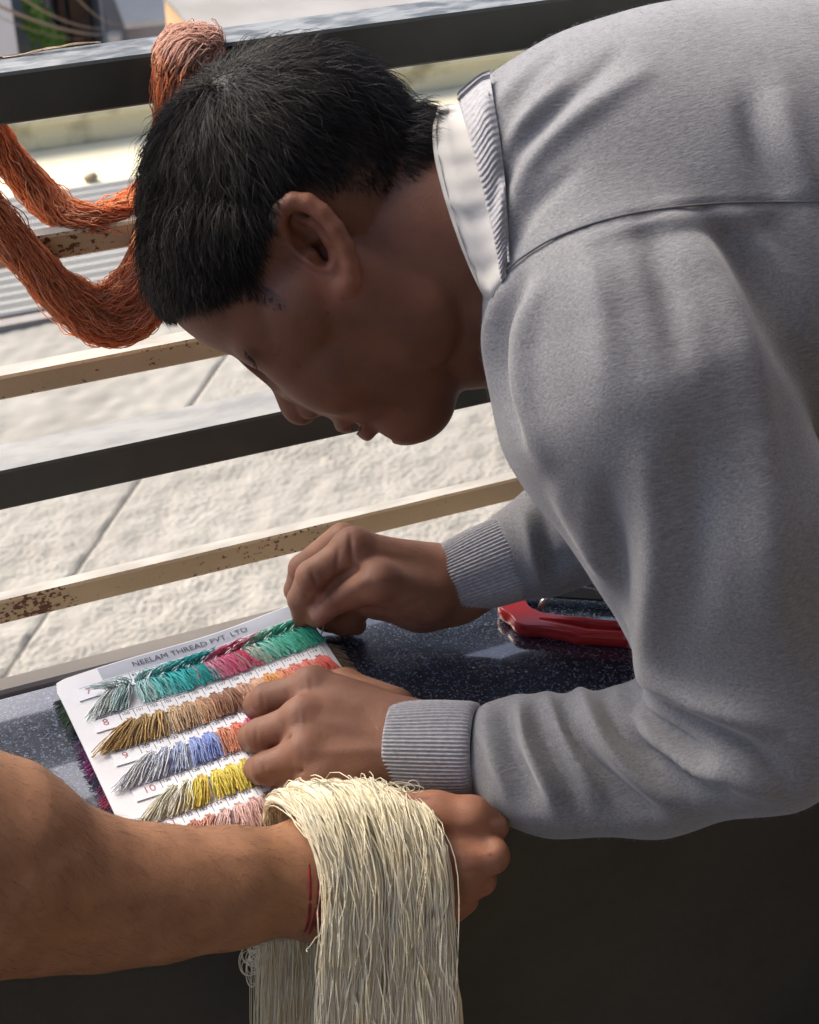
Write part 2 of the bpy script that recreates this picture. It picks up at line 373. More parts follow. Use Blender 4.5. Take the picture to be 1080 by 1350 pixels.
# railing
def painted(name, base, rust, amt, rough, streak):
    m, t, bs, N, L = nodes_mat(name)
    tc = N('ShaderNodeTexCoord'); mp = N('ShaderNodeMapping'); mp.inputs['Scale'].default_value = (1, 1, 1.4); L(tc.outputs['Object'], mp.inputs['Vector'])
    n1 = N('ShaderNodeTexNoise'); n1.inputs['Scale'].default_value = 290; n1.inputs['Detail'].default_value = 5; L(mp.outputs['Vector'], n1.inputs['Vector'])
    n2 = N('ShaderNodeTexNoise'); n2.inputs['Scale'].default_value = 16; n2.inputs['Detail'].default_value = 3; L(tc.outputs['Object'], n2.inputs['Vector'])
    ad = N('ShaderNodeMath'); ad.operation = 'MULTIPLY'; L(n1.outputs['Fac'], ad.inputs[0]); L(n2.outputs['Fac'], ad.inputs[1])
    rp = N('ShaderNodeValToRGB'); rp.color_ramp.elements[0].position = amt; rp.color_ramp.elements[0].color = (0, 0, 0, 1); rp.color_ramp.elements[1].position = amt + 0.035; rp.color_ramp.elements[1].color = (1, 1, 1, 1)
    L(ad.outputs['Value'], rp.inputs['Fac'])
    n3 = N('ShaderNodeTexNoise'); n3.inputs['Scale'].default_value = 9; n3.inputs['Detail'].default_value = 6; L(tc.outputs['Object'], n3.inputs['Vector'])
    r3 = N('ShaderNodeValToRGB'); r3.color_ramp.elements[0].color = (*[c * 0.78 for c in base], 1); r3.color_ramp.elements[1].color = (*base, 1); r3.color_ramp.elements[0].position = 0.3; r3.color_ramp.elements[1].position = 0.62
    L(n3.outputs['Fac'], r3.inputs['Fac'])
    mx = N('ShaderNodeMix'); mx.data_type = 'RGBA'; L(rp.outputs['Color'], mx.inputs['Factor']); L(r3.outputs['Color'], mx.inputs['A']); mx.inputs['B'].default_value = (*rust, 1)
    L(mx.outputs['Result'], bs.inputs['Base Color']); bs.inputs['Roughness'].default_value = rough
    bp = N('ShaderNodeBump'); bp.inputs['Strength'].default_value = 0.5; bp.inputs['Distance'].default_value = 0.0008; L(n1.outputs['Fac'], bp.inputs['Height']); L(bp.outputs['Normal'], bs.inputs['Normal'])
    return m
M_thin = painted('tan_paint_with_rust', (0.60, 0.45, 0.26), (0.13, 0.045, 0.014), 0.335, 0.5, 0)
M_dark = mat('dark_green_enamel', (0.036, 0.039, 0.031), 0.5, (0.050, 0.053, 0.042), 30, 5, bump=0.15, bscale=70, bdist=0.0006)
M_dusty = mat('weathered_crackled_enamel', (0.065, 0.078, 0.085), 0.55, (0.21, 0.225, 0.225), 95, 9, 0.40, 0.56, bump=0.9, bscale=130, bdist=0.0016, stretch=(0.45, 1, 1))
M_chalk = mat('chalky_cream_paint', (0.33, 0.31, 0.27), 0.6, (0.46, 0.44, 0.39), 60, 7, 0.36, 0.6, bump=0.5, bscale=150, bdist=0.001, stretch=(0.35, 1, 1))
rail = empty('railing', (0.3, 0.885, -0.016), 'balcony railing of dark box rails and rusty tan bars', 'railing')
def rail_bar(name, z0, z1, dep, m, mtop, label):
    b = MB(); b.box((-1.6, RAILY, z0), (2.4, RAILY + dep, z1), 0.0016)
    o = b.build(name, m, rail)
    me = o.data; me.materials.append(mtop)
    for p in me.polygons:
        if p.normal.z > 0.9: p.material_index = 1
    o['label'] = label
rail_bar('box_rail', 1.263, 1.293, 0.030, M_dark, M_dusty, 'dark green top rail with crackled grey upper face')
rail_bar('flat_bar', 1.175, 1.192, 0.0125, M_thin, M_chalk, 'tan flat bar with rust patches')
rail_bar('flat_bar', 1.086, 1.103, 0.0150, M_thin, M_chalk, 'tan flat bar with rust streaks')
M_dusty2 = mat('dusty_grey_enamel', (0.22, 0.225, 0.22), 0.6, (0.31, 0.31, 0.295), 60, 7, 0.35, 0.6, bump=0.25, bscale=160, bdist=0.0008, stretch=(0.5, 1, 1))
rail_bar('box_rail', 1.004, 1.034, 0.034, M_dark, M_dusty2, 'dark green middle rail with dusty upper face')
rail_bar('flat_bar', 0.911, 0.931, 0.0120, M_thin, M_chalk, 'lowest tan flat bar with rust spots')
for x in (-1.4, 2.2):
    b = MB(); b.box((x, RAILY + 0.036, -0.016), (x + 0.04, RAILY + 0.076, 1.30), 0.002); b.build('post', M_dark, rail)

# far side of the terrace: corrugated sheet, cream kerb wall
M_corr = mat('pale_corrugated_sheet', (0.46, 0.44, 0.38), 0.6, (0.52, 0.50, 0.43), 4, 5)
n = 900; yy = np.linspace(3.05, 3.62, n); zz = 0.008 + 0.018 * (yy - 3.05) / 0.57 + 0.0065 * np.sin((yy - 3.05) / 0.036 * 2 * np.pi)
xx = np.linspace(-2.0, 1.5, 8)
V = np.stack([np.repeat(xx[None], n, 0), np.repeat(yy[:, None], 8, 1), np.repeat(zz[:, None], 8, 1)], -1)
Vt, F1 = loft(V, closed=False); Vb = Vt - np.array([0, 0, 0.0015])
tag(obj('corrugated_sheet', np.concatenate([Vt, Vb]), np.concatenate([F1, F1[:, ::-1] + len(Vt)]), M_corr), 'pale corrugated roofing sheet lying on the terrace', 'roofing sheet')
M_cream = mat('cream_limewash', (0.68, 0.61, 0.40), 0.9, (0.74, 0.68, 0.48), 4, 5, bump=0.2, bscale=60, bdist=0.002)
M_moss = mat('stained_coping', (0.22, 0.19, 0.11), 0.95, (0.66, 0.60, 0.40), 7, 8, 0.28, 0.46, bump=0.5, bscale=40, bdist=0.004)
kw = empty('kerb_wall', (0.6, 3.9, -0.016), 'low stained kerb wall with cream apron beyond the railing', 'wall')
b = MB(); b.box((-4, 3.655, -0.016), (2.4, 3.945, -0.002), 0.002); b.build('apron', M_cream, kw)
b = MB(); b.box((-4, 3.95, -0.016), (2.4, 4.12, 0.060)); b.build('wall_body', M_moss, kw)
b = MB(); b.box((-4, 3.94, 0.060), (2.4, 4.13, 0.085), 0.004); b.build('coping', M_moss, kw)
M_stone = mat('loose_stone', (0.30, 0.24, 0.16), 0.9, (0.38, 0.30, 0.20), 60, 4)
s = Q(133, 257, 0.008)
f = Field((-0.05, -0.05, -0.03), (0.05, 0.05, 0.05), 0.003); f.ell((0, 0, 0), (0.017, 0.014, 0.010)); f.ball((0.008, 0, 0.003), 0.010, 0.008)
V, F = f.mesh(); V = V + np.array([s[0], 3.70, 0.006])
tag(obj('stone', V, F, M_stone), 'small brown stone resting on the cream apron', 'stone')

# houses across the street
YB = 26.0
def bx(px, py): q = QY(px, py, YB); return q[0], q[2]
M_w1 = mat('grey_blue_wall', (0.20, 0.215, 0.22), 0.9, (0.25, 0.26, 0.26), 1.2, 5)
M_white = mat('white_limewash', (0.72, 0.69, 0.60), 0.9, (0.78, 0.76, 0.68), 1.0, 4)
M_lilac = mat('lilac_white_wall', (0.36, 0.34, 0.33), 0.9, (0.42, 0.40, 0.385), 1.0, 4)
M_brown = mat('brown_wood', (0.09, 0.05, 0.028), 0.7, (0.14, 0.08, 0.045), 3, 5)
M_creamw = mat('cream_house_wall', (0.48, 0.46, 0.40), 0.9, (0.54, 0.52, 0.46), 0.8, 5)
M_pipe = mat('pale_pipe', (0.55, 0.54, 0.50), 0.5)
M_awn = mat('cream_awning', (0.60, 0.55, 0.44), 0.8, (0.66, 0.62, 0.52), 2, 3)
M_dwin = mat('dark_window', (0.05, 0.05, 0.05), 0.25)
h1 = empty('house', (2.6, YB + 3, -10.0), 'grey and white house with brown doors across the street', 'house')
def wallbox(parent, name, x0p, x1p, y0p, y1p, m, off=0.0, dep=0.3):
    xa, zt = bx(x0p, y0p); xb, _ = bx(x1p, y0p); _, zb = bx(x0p, y1p)
    b = MB(); b.box((xa, YB + off, zb), (xb, YB + off + dep, zt)); return b.build(name, m, parent)
def wall_to_ground(parent, name, x0p, x1p, m, off, ztop, dep=5.0):
    xa, _ = bx(x0p, 40); xb, _ = bx(x1p, 40); b = MB(); b.box((xa, YB + off, -10.0), (xb, YB + off + dep, ztop)); return b.build(name, m, parent)
wall_to_ground(h1, 'wall_grey', -260, 78, M_w1, 0.6, 0.0)
wall_to_ground(h1, 'wall_white', -260, 13, M_white, -0.6, -1.0, 1.1)
wall_to_ground(h1, 'wall_back', 78, 142, M_w1, 1.4, 0.0)
wall_to_ground(h1, 'pillar', 142, 168, M_w1, 0.0, 0.0)
wall_to_ground(h1, 'wall_lilac', 168, 300, M_lilac, 0.3, 0.5)
o = wallbox(h1, 'door', 98, 124, -60, 140, M_brown, 1.1); wallbox(h1, 'door', 82, 90, -60, 140, M_brown, 1.0, 0.3)
wallbox(h1, 'pipe', 126, 132, -80, 160, M_pipe, 0.2, 0.15)
xa, zt = bx(146, -4); xb, _ = bx(236, 4); _, zb = bx(150, 10)
V = np.array([[xa, YB - 0.9, zb], [xb, YB - 0.9, zb - 0.02], [xb, YB + 0.29, zt + 0.35], [xa, YB + 0.29, zt + 0.35]]); V2 = V - np.array([0, 0, 0.08])
obj('awning', np.concatenate([V, V2]), [[0, 1, 2, 3], [7, 6, 5, 4], [0, 4, 5, 1], [1, 5, 6, 2], [2, 6, 7, 3], [3, 7, 4, 0]], M_awn, h1, smooth=False)
M_buck = mat('white_bucket_plastic', (0.66, 0.62, 0.52), 0.5)
xa, zb = bx(144, 60)
th = np.linspace(0, 2 * np.pi, 25)[:-1]
rings = [np.stack([xa + r * np.cos(th), YB - 0.5 + r * np.sin(th), np.full(24, zb + z)], 1) for r, z in ((0.02, 0.0), (0.10, 0), (0.125, 0.33), (0.13, 0.36), (0.12, 0.35), (0.02, 0.30))]
V, F = loft(rings); bk = obj('bucket', V, F, M_buck); tag(bk, 'small white bucket on a ledge in front of the grey pillar', 'bucket')
b = MB(); b.box((xa - 0.35, YB - 0.75, zb - 0.12), (xa + 0.3, YB + 0.02, zb)); b.build('ledge', M_w1, h1)
h2 = empty('house', (9.0, YB + 3, -10.0), 'cream house with an upright white band across the street', 'house')
wall_to_ground(h2, 'wall_cream', 302, 418, M_creamw, 0.5, 1.0)
wall_to_ground(h2, 'wall_band', 418, 452, M_white, 0.2, 1.0)
wall_to_ground(h2, 'wall_grey', 452, 900, M_lilac, 0.5, 1.0)
o = wallbox(h2, 'window', 318, 356, -30, 8, M_dwin, 0.42, 0.15); wallbox(h2, 'window_sill', 314, 360, 8, 12, M_white, 0.3, 0.25)
# shop with orange and green fascia, seen in the gap under the top rail
M_or = mat('orange_painted_wall', (0.62, 0.36, 0.17), 0.85, (0.70, 0.46, 0.24), 1, 4); M_gr = mat('pale_green_fascia', (0.25, 0.50, 0.26), 0.7, (0.33, 0.58, 0.33), 1, 3)
YS = 14.0
sh = empty('shop', (8.0, YS + 2, -10.0), 'low orange shop with pale green fascia across the street', 'shop')
def at(px, py, Y): q = QY(px, py, Y); return np.array([q[0], q[2]])
a0 = at(545, 96, YS); a1 = at(650, 128, YS)
b = MB(); b.box((a0[0] - 1.5, YS, -10.0), (a1[0] + 3, YS + 4, at(560, 103, YS)[1] - 0.12)); b.build('wall_body', M_or, sh)
M_sroof = mat('shop_roof_cement', (0.26, 0.25, 0.225), 0.9, (0.34, 0.325, 0.30), 1.2, 6)
zr = at(560, 103, YS)[1] - 0.12
b = MB(); b.box((a0[0] - 1.55, YS - 0.01, zr), (a1[0] + 3.05, YS + 4.05, zr + 0.05)); b.build('roof', M_sroof, sh)
def slanted(name, pts, Y0, Y1, m, parent):
    lo = [np.array([at(x, y, Y0)[0], Y0, at(x, y, Y0)[1]]) for x, y in pts]; hi = [p + np.array([0, Y1 - Y0, 0]) for p in lo]
    V = np.array(lo + hi); k = len(pts)
    F = [[0, 1, 2, 3], [7, 6, 5, 4]] + [[i, i + 4, (i + 1) % 4 + 4, (i + 1) % 4] for i in range(4)]
    return obj(name, V, F, m, parent, smooth=False)
slanted('fascia', [(520, 75), (655, 122), (655, 96), (520, 60)], YS - 0.35, YS - 0.1, M_gr, sh)
slanted('fascia_trim', [(500, 79), (655, 131), (655, 123), (500, 71)], YS - 0.3, YS - 0.02, M_or, sh)
# overhead cables
M_cable = mat('sun_bleached_cable', (0.34, 0.27, 0.18), 0.7)
for k, (a, c, r, lab) in enumerate((((-40, -12), (133, 46), 0.022, 'thick tan overhead cable sagging past the grey house'), ((20, -8), (140, 38), 0.012, 'thin tan overhead cable above the thicker one'), ((-40, 2), (110, 52), 0.008, 'thin tan overhead cable below the thicker one'), ((95, -10), (160, 32), 0.009, 'steep thin overhead cable beside the pale pipe'))):
    A = QY(a[0], a[1], 20); B_ = QY(c[0], c[1], 25.6); d = B_ - A
    t = np.linspace(-1.6, 1, 40)[:, None]; L = A + d * t - np.array([0, 0, 0.12]) * (1 - (t * 2 - 1) ** 2).clip(-2)
    V, F = tubes(L[None], r, 6); tag(obj('overhead_cable', V, F, M_cable), lab, 'cable', 'cables over the street')
# creeper on the grey wall
M_leaf = mat('creeper_leaf', (0.10, 0.22, 0.03), 0.6, (0.20, 0.34, 0.06), 5, 3, transl=0.35); M_vine = mat('creeper_stem', (0.16, 0.12, 0.07), 0.8)
xa, za = bx(60, 62)
vine = empty('creeper_plant', (xa, YB - 0.2, -10.0), 'green creeper hanging on the grey wall across the street', 'plant')
st = np.stack([np.full(30, xa) + 0.12 * np.sin(np.linspace(0, 9, 30)), np.full(30, YB + 0.1), np.linspace(-10, za + 1.5, 30)], 1)
V, F = tubes(st[None], 0.02, 5); obj('trunk', V, F, M_vine, vine)
r2 = np.random.default_rng(3); V = []; F = []
for i in range(420):
    u = r2.random(); cx, cz = bx(38 + 46 * u + r2.normal(0, 3), 8 + 55 * u + r2.normal(0, 12) * (1 - 0.2 * u) + (20 * r2.random()))
    s = 0.05 + 0.06 * r2.random(); a = r2.random(3) * 6.28; ca = np.array([math.cos(a[0]), 0.6 * math.sin(a[1]), math.sin(a[0])]); cb = np.array([-math.sin(a[0]), 0.6 * math.cos(a[2]), math.cos(a[0])])
    c = np.array([cx, YB + 0.2 - 0.35 * r2.random(), cz]); n0 = len(V)
    V += [c - ca * s, c - cb * s * 0.6, c + ca * s * 1.1, c + cb * s * 0.6]; F.append([n0, n0 + 1, n0 + 2, n0 + 3])
tag(obj('crown', V, F, M_leaf, vine, smooth=False), kind='stuff')

# ------------------------------------------------------------------ the young man at the ledge
def skin_mat(name, rough=0.58, sss=0.12):
    m, t, bs, N, L = nodes_mat(name)
    tc = N('ShaderNodeTexCoord'); at = N('ShaderNodeAttribute'); at.attribute_name = 'Col'
    nz = N('ShaderNodeTexNoise'); nz.inputs['Scale'].default_value = 55; nz.inputs['Detail'].default_value = 7; L(tc.outputs['Object'], nz.inputs['Vector'])
    rp = N('ShaderNodeValToRGB'); rp.color_ramp.elements[0].position = 0.3; rp.color_ramp.elements[0].color = (0.80, 0.76, 0.74, 1); rp.color_ramp.elements[1].position = 0.7; rp.color_ramp.elements[1].color = (1.08, 1.06, 1.05, 1)
    L(nz.outputs['Fac'], rp.inputs['Fac'])
    mx = N('ShaderNodeMix'); mx.data_type = 'RGBA'; mx.blend_type = 'MULTIPLY'; mx.inputs['Factor'].default_value = 1; L(at.outputs['Color'], mx.inputs['A']); L(rp.outputs['Color'], mx.inputs['B'])
    L(mx.outputs['Result'], bs.inputs['Base Color']); bs.inputs['Roughness'].default_value = rough; bs.inputs['Specular IOR Level'].default_value = 0.35
    bs.inputs['Subsurface Weight'].default_value = sss; bs.inputs['Subsurface Radius'].default_value = (0.005, 0.002, 0.0012); bs.inputs['Subsurface Scale'].default_value = 1.0
    v = N('ShaderNodeTexVoronoi'); v.inputs['Scale'].default_value = 900; L(tc.outputs['Object'], v.inputs['Vector'])
    n2 = N('ShaderNodeTexNoise'); n2.inputs['Scale'].default_value = 260; n2.inputs['Detail'].default_value = 4; L(tc.outputs['Object'], n2.inputs['Vector'])
    v3 = N('ShaderNodeTexVoronoi'); v3.feature = 'DISTANCE_TO_EDGE'; v3.inputs['Scale'].default_value = 420; L(tc.outputs['Object'], v3.inputs['Vector'])
    a0 = N('ShaderNodeMath'); a0.operation = 'MULTIPLY_ADD'; a0.inputs[1].default_value = 1.0; L(v3.outputs['Distance'], a0.inputs[0]); L(n2.outputs['Fac'], a0.inputs[2])
    ad = N('ShaderNodeMath'); ad.operation = 'ADD'; L(v.outputs['Distance'], ad.inputs[0]); L(a0.outputs['Value'], ad.inputs[1])
    bp = N('ShaderNodeBump'); bp.inputs['Strength'].default_value = 0.20; bp.inputs['Distance'].default_value = 0.0005; L(ad.outputs['Value'], bp.inputs['Height']); L(bp.outputs['Normal'], bs.inputs['Normal'])
    return m
M_skin = skin_mat('brown_skin')
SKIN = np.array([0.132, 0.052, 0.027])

# ---- head, in head axes (forward, up, left) with units of 0.439 mm
HS = 0.000439
HO = P(425, 345, 0.90)
hT = CAM - HO; hT /= np.linalg.norm(hT); hR = CR - hT * (CR @ hT); hR /= np.linalg.norm(hR); hU = np.cross(hT, hR)
aF = hR * -0.42 + hU * -0.906; aU = hR * -0.906 + hU * 0.42; aL = hT
tau = math.radians(6)
HF = aF * math.cos(tau) - aL * math.sin(tau); HL = aL * math.cos(tau) + aF * math.sin(tau); HU = aU
def hw(p): p = np.asarray(p, float) * HS; return HO + p[..., 0:1] * HF + p[..., 1:2] * HU + p[..., 2:3] * HL
def hloc(V): q = (np.asarray(V) - HO) / HS; return np.stack([q @ HF, q @ HU, q @ HL], -1)
h = Field((-330, -400, -215), (225, 290, 215), 2.7)
h.ell((-52, 72, 0), (192, 180, 154))
h.ell((52, 82, 0), (76, 98, 120), 40)
h.cone((-130, -5, 0), (-128, -85, 0), 50, 56, 55)
h.ell((0, 84, 0), (112, 112, 126), 45)
h.ell((48, -55, 0), (104, 150, 118), 40)
h.ell((46, -143, 0), (98, 71, 88), 34)
for s in (-1, 1):
    h.cone((8, -40, s * 98), (6, -128, s * 90), 32, 31, 50)
    h.cone((6, -124, s * 88), (112, -178, s * 22), 30, 31, 38)
    h.ell((88, -62, s * 68), (56, 62, 52), 34)
    h.cone((98, -18, s * 84), (40, 0, s * 114), 21, 26, 45); h.cone((92, 26, s * 88), (55, 66, s * 100), 24, 26, 40)          # cheekbone
h.ball((130, -182, 0), 36, 20)
h.ell((120, -122, 0), (56, 56, 52), 22)                               # muzzle
h.cone((98, 44, -62), (122, 42, 0), 24, 17, 20); h.cone((122, 42, 0), (98, 44, 62), 18, 24, 20)
for s in (-1, 1):
    h.ell((163, 8, s * 48), (30, 22, 30), 14, sub=True)
    h.ell((112, 6, s * 50), (26, 24, 30), 8)                          # closed lids, looking down
    h.cone((134, -5, s * 36), (126, -7, s * 70), 4.5, 3, 5)
h.cone((132, 14, 0), (184, -46, 0), 12, 17, 12)
h.ell((188, -53, 0), (20, 20, 21), 9)
for s in (-1, 1):
    h.ell((172, -64, s * 24), (20, 16, 14), 6); h.cone((158, -44, s * 33), (150, -74, s * 37), 4, 4, 5, sub=True)
    h.ell((180, -72, s * 13), (13, 7, 8), 3, sub=True)
h.ell((174, -114, 0), (18, 12, 44), 7); h.ell((172, -149, 0), (17, 13, 38), 7)
h.cone((170, -131, -46), (188, -131, 0), 5, 8, 3, sub=True); h.cone((188, -131, 0), (170, -131, 46), 8, 5, 3, sub=True)
h.ell((180, -170, 0), (16, 9, 42), 8, sub=True); h.ell((196, -92, 0), (16, 10, 26), 8, sub=True)
# neck
h.ell((-74, -130, 0), (112, 176, 100), 45, axes=[(0.88, -0.47, 0), (0.47, 0.88, 0), (0, 0, 1)])
h.cone((-112, -170, 0), (-128, -215, 0), 94, 92, 50)
h.cone((-45, -190, 0), (-70, -225, 0), 86, 90, 50)
def px2h(x, y, L):
    q = P(x, y, 0.90) - CAM; q /= np.linalg.norm(q)                    # ray meets the plane at lateral offset L
    t = (L * HS - (CAM - HO) @ HL) / (q @ HL); return hloc((CAM + q * t)[None])[0]
def ear(s):
    g = lambda x, y, L: px2h(x, y, L) * np.array([1, 1, s])
    top = 152
    plate = [g(402, 300, 140), g(425, 330, 143), g(452, 372, 142)]
    h.cone(plate[0], plate[1], 26, 24, 12); h.cone(plate[1], plate[2], 22, 12, 12)
    h.ell(g(413, 308, 160), (24, 34, 15), 9, axes=[(0.9, 0.42, 0), (-0.42, 0.9, 0), (0, 0, 1)], sub=True)
    h.ell(g(424, 332, 158), (13, 17, 24), 7, axes=[(0.9, 0.42, 0), (-0.42, 0.9, 0), (0, 0, 1)], sub=True)
    hel = [(396, 318, 146), (378, 312, 152), (369, 294, 160), (371, 277, 164), (386, 266, 166), (405, 268, 167), (424, 282, 169), (441, 302, 170), (455, 326, 170), (462, 350, 170), (463, 370, 168), (459, 381, 165)]
    pts = [g(*p) for p in hel]; rs = [6, 7.5, 8, 8.5, 9, 9.5, 9.5, 9.5, 9, 9, 10, 10]
    h.chain(pts, rs, 5)
    h.ell(g(456, 378, 162), (14, 13, 11), 7)
    ant = [(396, 288, 152), (416, 294, 158), (434, 314, 161), (444, 336, 159), (443, 355, 155)]
    h.chain([g(*p) for p in ant], [5, 7, 8, 8, 8], 8)
    h.cone(g(413, 336, 152), g(420, 352, 150), 8, 8, 9)                # tragus
for s in (1, -1): ear(s)
V, F = h.mesh(); V = lap(V, F, 3, 0.5)
HV = V.copy()                                                          # head axes
def inpoly(x, y, poly):
    poly = np.asarray(poly, float); r = np.zeros(x.shape, bool); j = len(poly) - 1
    for i in range(len(poly)):
        xi, yi = poly[i]; xj, yj = poly[j]
        c = ((yi > y) != (yj > y)) & (x < (xj - xi) * (y - yi) / (yj - yi + 1e-12) + xi); r ^= c; j = i
    return r
HAIR = [(190, 168), (140, 150), (112, 138), (66, 80), (62, 40), (57, 12), (40, 18), (22, 45), (-20, 66), (-68, 60), (-92, 0), (-100, -45), (-160, -78), (-250, -58), (-330, 60), (-250, 330), (100, 340), (230, 230)]
def hair_depth(p):
    """signed distance inside the hairline in head units"""
    pl = np.array(HAIR + [HAIR[0]], float); d, _ = segdist(p[:, 0], p[:, 1], pl); return np.where(inpoly(p[:, 0], p[:, 1], HAIR), d, -d)
hd = hair_depth(HV); earm = np.abs(HV[:, 2]) > np.where((HV[:, 0] > -95) & (HV[:, 0] < 40) & (HV[:, 1] < 75), 150, 999)
mask = np.clip((hd + 4) / 34, 0, 1) * (~earm)
mask = np.where((HV[:, 0] > -175) & (HV[:, 0] < -60) & (HV[:, 1] < 20), np.clip((hd + 5) / 70, 0, 1), mask) * (~earm)
r3 = np.random.default_rng(5)
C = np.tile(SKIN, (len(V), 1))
lip = np.exp(-(((HV[:, 0] - 178) / 18) ** 2 + ((HV[:, 1] + 131) / 22) ** 2 + (HV[:, 2] / 42) ** 2) * 1.2)
C = C * (1 - lip[:, None] * 0.45 * np.array([0.5, 1, 0.9]))
brow = np.exp(-(((HV[:, 1] - 36 - 0.05 * np.abs(HV[:, 2])) / 9) ** 2)) * (np.abs(HV[:, 2]) > 14) * (np.abs(HV[:, 2]) < 92) * (HV[:, 0] > 95)
C = C * (1 - 0.75 * brow[:, None])
lash = np.exp(-(((HV[:, 1] + 6) / 4.5) ** 2)) * (np.abs(HV[:, 2]) > 30) * (np.abs(HV[:, 2]) < 84) * (HV[:, 0] > 110); C = C * (1 - 0.8 * lash[:, None])
for x, y, r in ((435, 405, 2.4), (454, 386, 2), (396, 478, 2.2), (408, 410, 1.8), (372, 455, 2.2), (368, 462, 1.7)):
    q = px2h(x, y, 110); C = C * (1 - 0.5 * np.exp(-((HV[:, 0] - q[0]) ** 2 + (HV[:, 1] - q[1]) ** 2) / r ** 2)[:, None] * (HV[:, 2:3] > 0))
ea_, eb_ = px2h(402, 290, 160), px2h(452, 365, 160); ed_, _ = segdist(HV[:, 0], HV[:, 1], np.array([ea_[:2], eb_[:2]])); ew_ = np.exp(-(ed_ / 40) ** 4) * np.clip((np.abs(HV[:, 2]) - 135) / 30, 0, 1)
C = C * (1 + ew_[:, None] * np.array([0.45, 0.38, 0.36]))
C = C * (1 - mask[:, None]) + np.array([0.012, 0.010, 0.009]) * mask[:, None]
nostril_shade = np.exp(-(((HV[:, 0] - 180) / 13) ** 2 + ((HV[:, 1] + 70) / 7) ** 2 + ((np.abs(HV[:, 2]) - 13) / 9) ** 2)); C = C * (1 - 0.85 * nostril_shade[:, None])  # shade inside the nostrils, painted into the skin colour
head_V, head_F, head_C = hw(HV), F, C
if (np.cross(HF, HU) @ HL) < 0: head_F = head_F[:, ::-1]

# ---- hands and arms of the same body
def grid_for(pts, pad, step):
    p = np.asarray(pts); return Field(p.min(0) - pad, p.max(0) + pad, step)
def zz_(x, y, z): return Q(x, y, z)
mm = 0.001
# left hand (back of the hand up, fingers curled over the card)
Lw = zz_(560, 985, 0.945)
Lm = {'i': zz_(412, 908, 0.955), 'm': zz_(400, 948, 0.957), 'r': zz_(404, 992, 0.951), 'p': zz_(424, 1028, 0.941)}
f = grid_for([zz_(280, 850, 0.9), zz_(720, 850, 0.9), zz_(300, 1120, 0.90), zz_(720, 1120, 0.98), zz_(330, 900, 0.99)], 0.02, 0.00125)
fore = [zz_(545, 972, 0.944), zz_(700, 990, 0.948)]
f.cone(fore[0], fore[1], 0.0205, 0.020); f.cone(zz_(545, 1000, 0.940), zz_(690, 1010, 0.945), 0.0195, 0.019, 0.010)
for k, r in (('i', 0.0135), ('m', 0.0135), ('r', 0.013), ('p', 0.012)):
    wv = fore[0] if k in 'im' else zz_(540, 1000, 0.940)
    f.cone(wv, Lm[k], 0.016, r, 0.013)
f.ell(zz_(470, 955, 0.940), (0.030, 0.036, 0.014), 0.02)
for k in 'imrp': f.ball(Lm[k] + np.array([0, 0, 0.002]), 0.0118, 0.005)
fing = {'i': [(352, 922, 0.946), (340, 930, 0.920), (362, 930, 0.907)], 'm': [(346, 968, 0.944), (334, 972, 0.917), (352, 972, 0.905)],
        'r': [(354, 1013, 0.938), (342, 1015, 0.914), (364, 1012, 0.904)], 'p': [(388, 1042, 0.928), (374, 1046, 0.911), (392, 1040, 0.904)]}
for k, pl in fing.items():
    pts = [Lm[k]] + [zz_(*p) for p in pl]; R = {'i': 1, 'm': 1.03, 'r': 1.0, 'p': 0.88}[k]
    f.chain(pts, [0.0112 * R, 0.0102 * R, 0.0094 * R, 0.008 * R], 0.0022, k0=0.004)
f.chain([zz_(520, 935, 0.938), zz_(455, 905, 0.925), zz_(405, 905, 0.912), zz_(372, 915, 0.907)], [0.014, 0.011, 0.0095, 0.008], 0.006)
# crease between fingers
for a, b_ in (((388, 930, 0.962), (326, 945, 0.948)), ((386, 973, 0.961), (324, 991, 0.944)), ((400, 1016, 0.951), (346, 1032, 0.936))):
    f.cone(zz_(*a), zz_(*b_), 0.0006, 0.0036, 0.003, sub=True)
Vl, Fl = f.mesh(); Vl = lap(Vl, Fl, 2, 0.5)
Vl = sculpt(Vl, Fl, [([(405, 888), (430, 900), (470, 915), (520, 930)], 1.2, 10), ([(402, 950), (450, 955), (505, 965)], 1.1, 9), ([(405, 993), (455, 990), (505, 990)], 1.0, 8),
                     ([(398, 893), (402, 915)], -0.3, 3), ([(409, 890), (412, 912)], -0.3, 3), ([(393, 936), (395, 960)], -0.3, 3), ([(403, 936), (405, 962)], -0.3, 3), ([(398, 982), (400, 1004)], -0.3, 3), ([(345, 910), (348, 935)], -0.5, 2.5), ([(337, 955), (339, 982)], -0.5, 2.5), ([(348, 1000), (350, 1024)], -0.5, 2.5), ([(378, 905), (384, 925)], -0.9, 4), ([(374, 950), (378, 978)], -0.7, 4), ([(382, 998), (388, 1022)], -0.7, 4), ([(440, 925), (500, 945)], -0.9, 9), ([(430, 970), (500, 978)], -0.8, 8)])
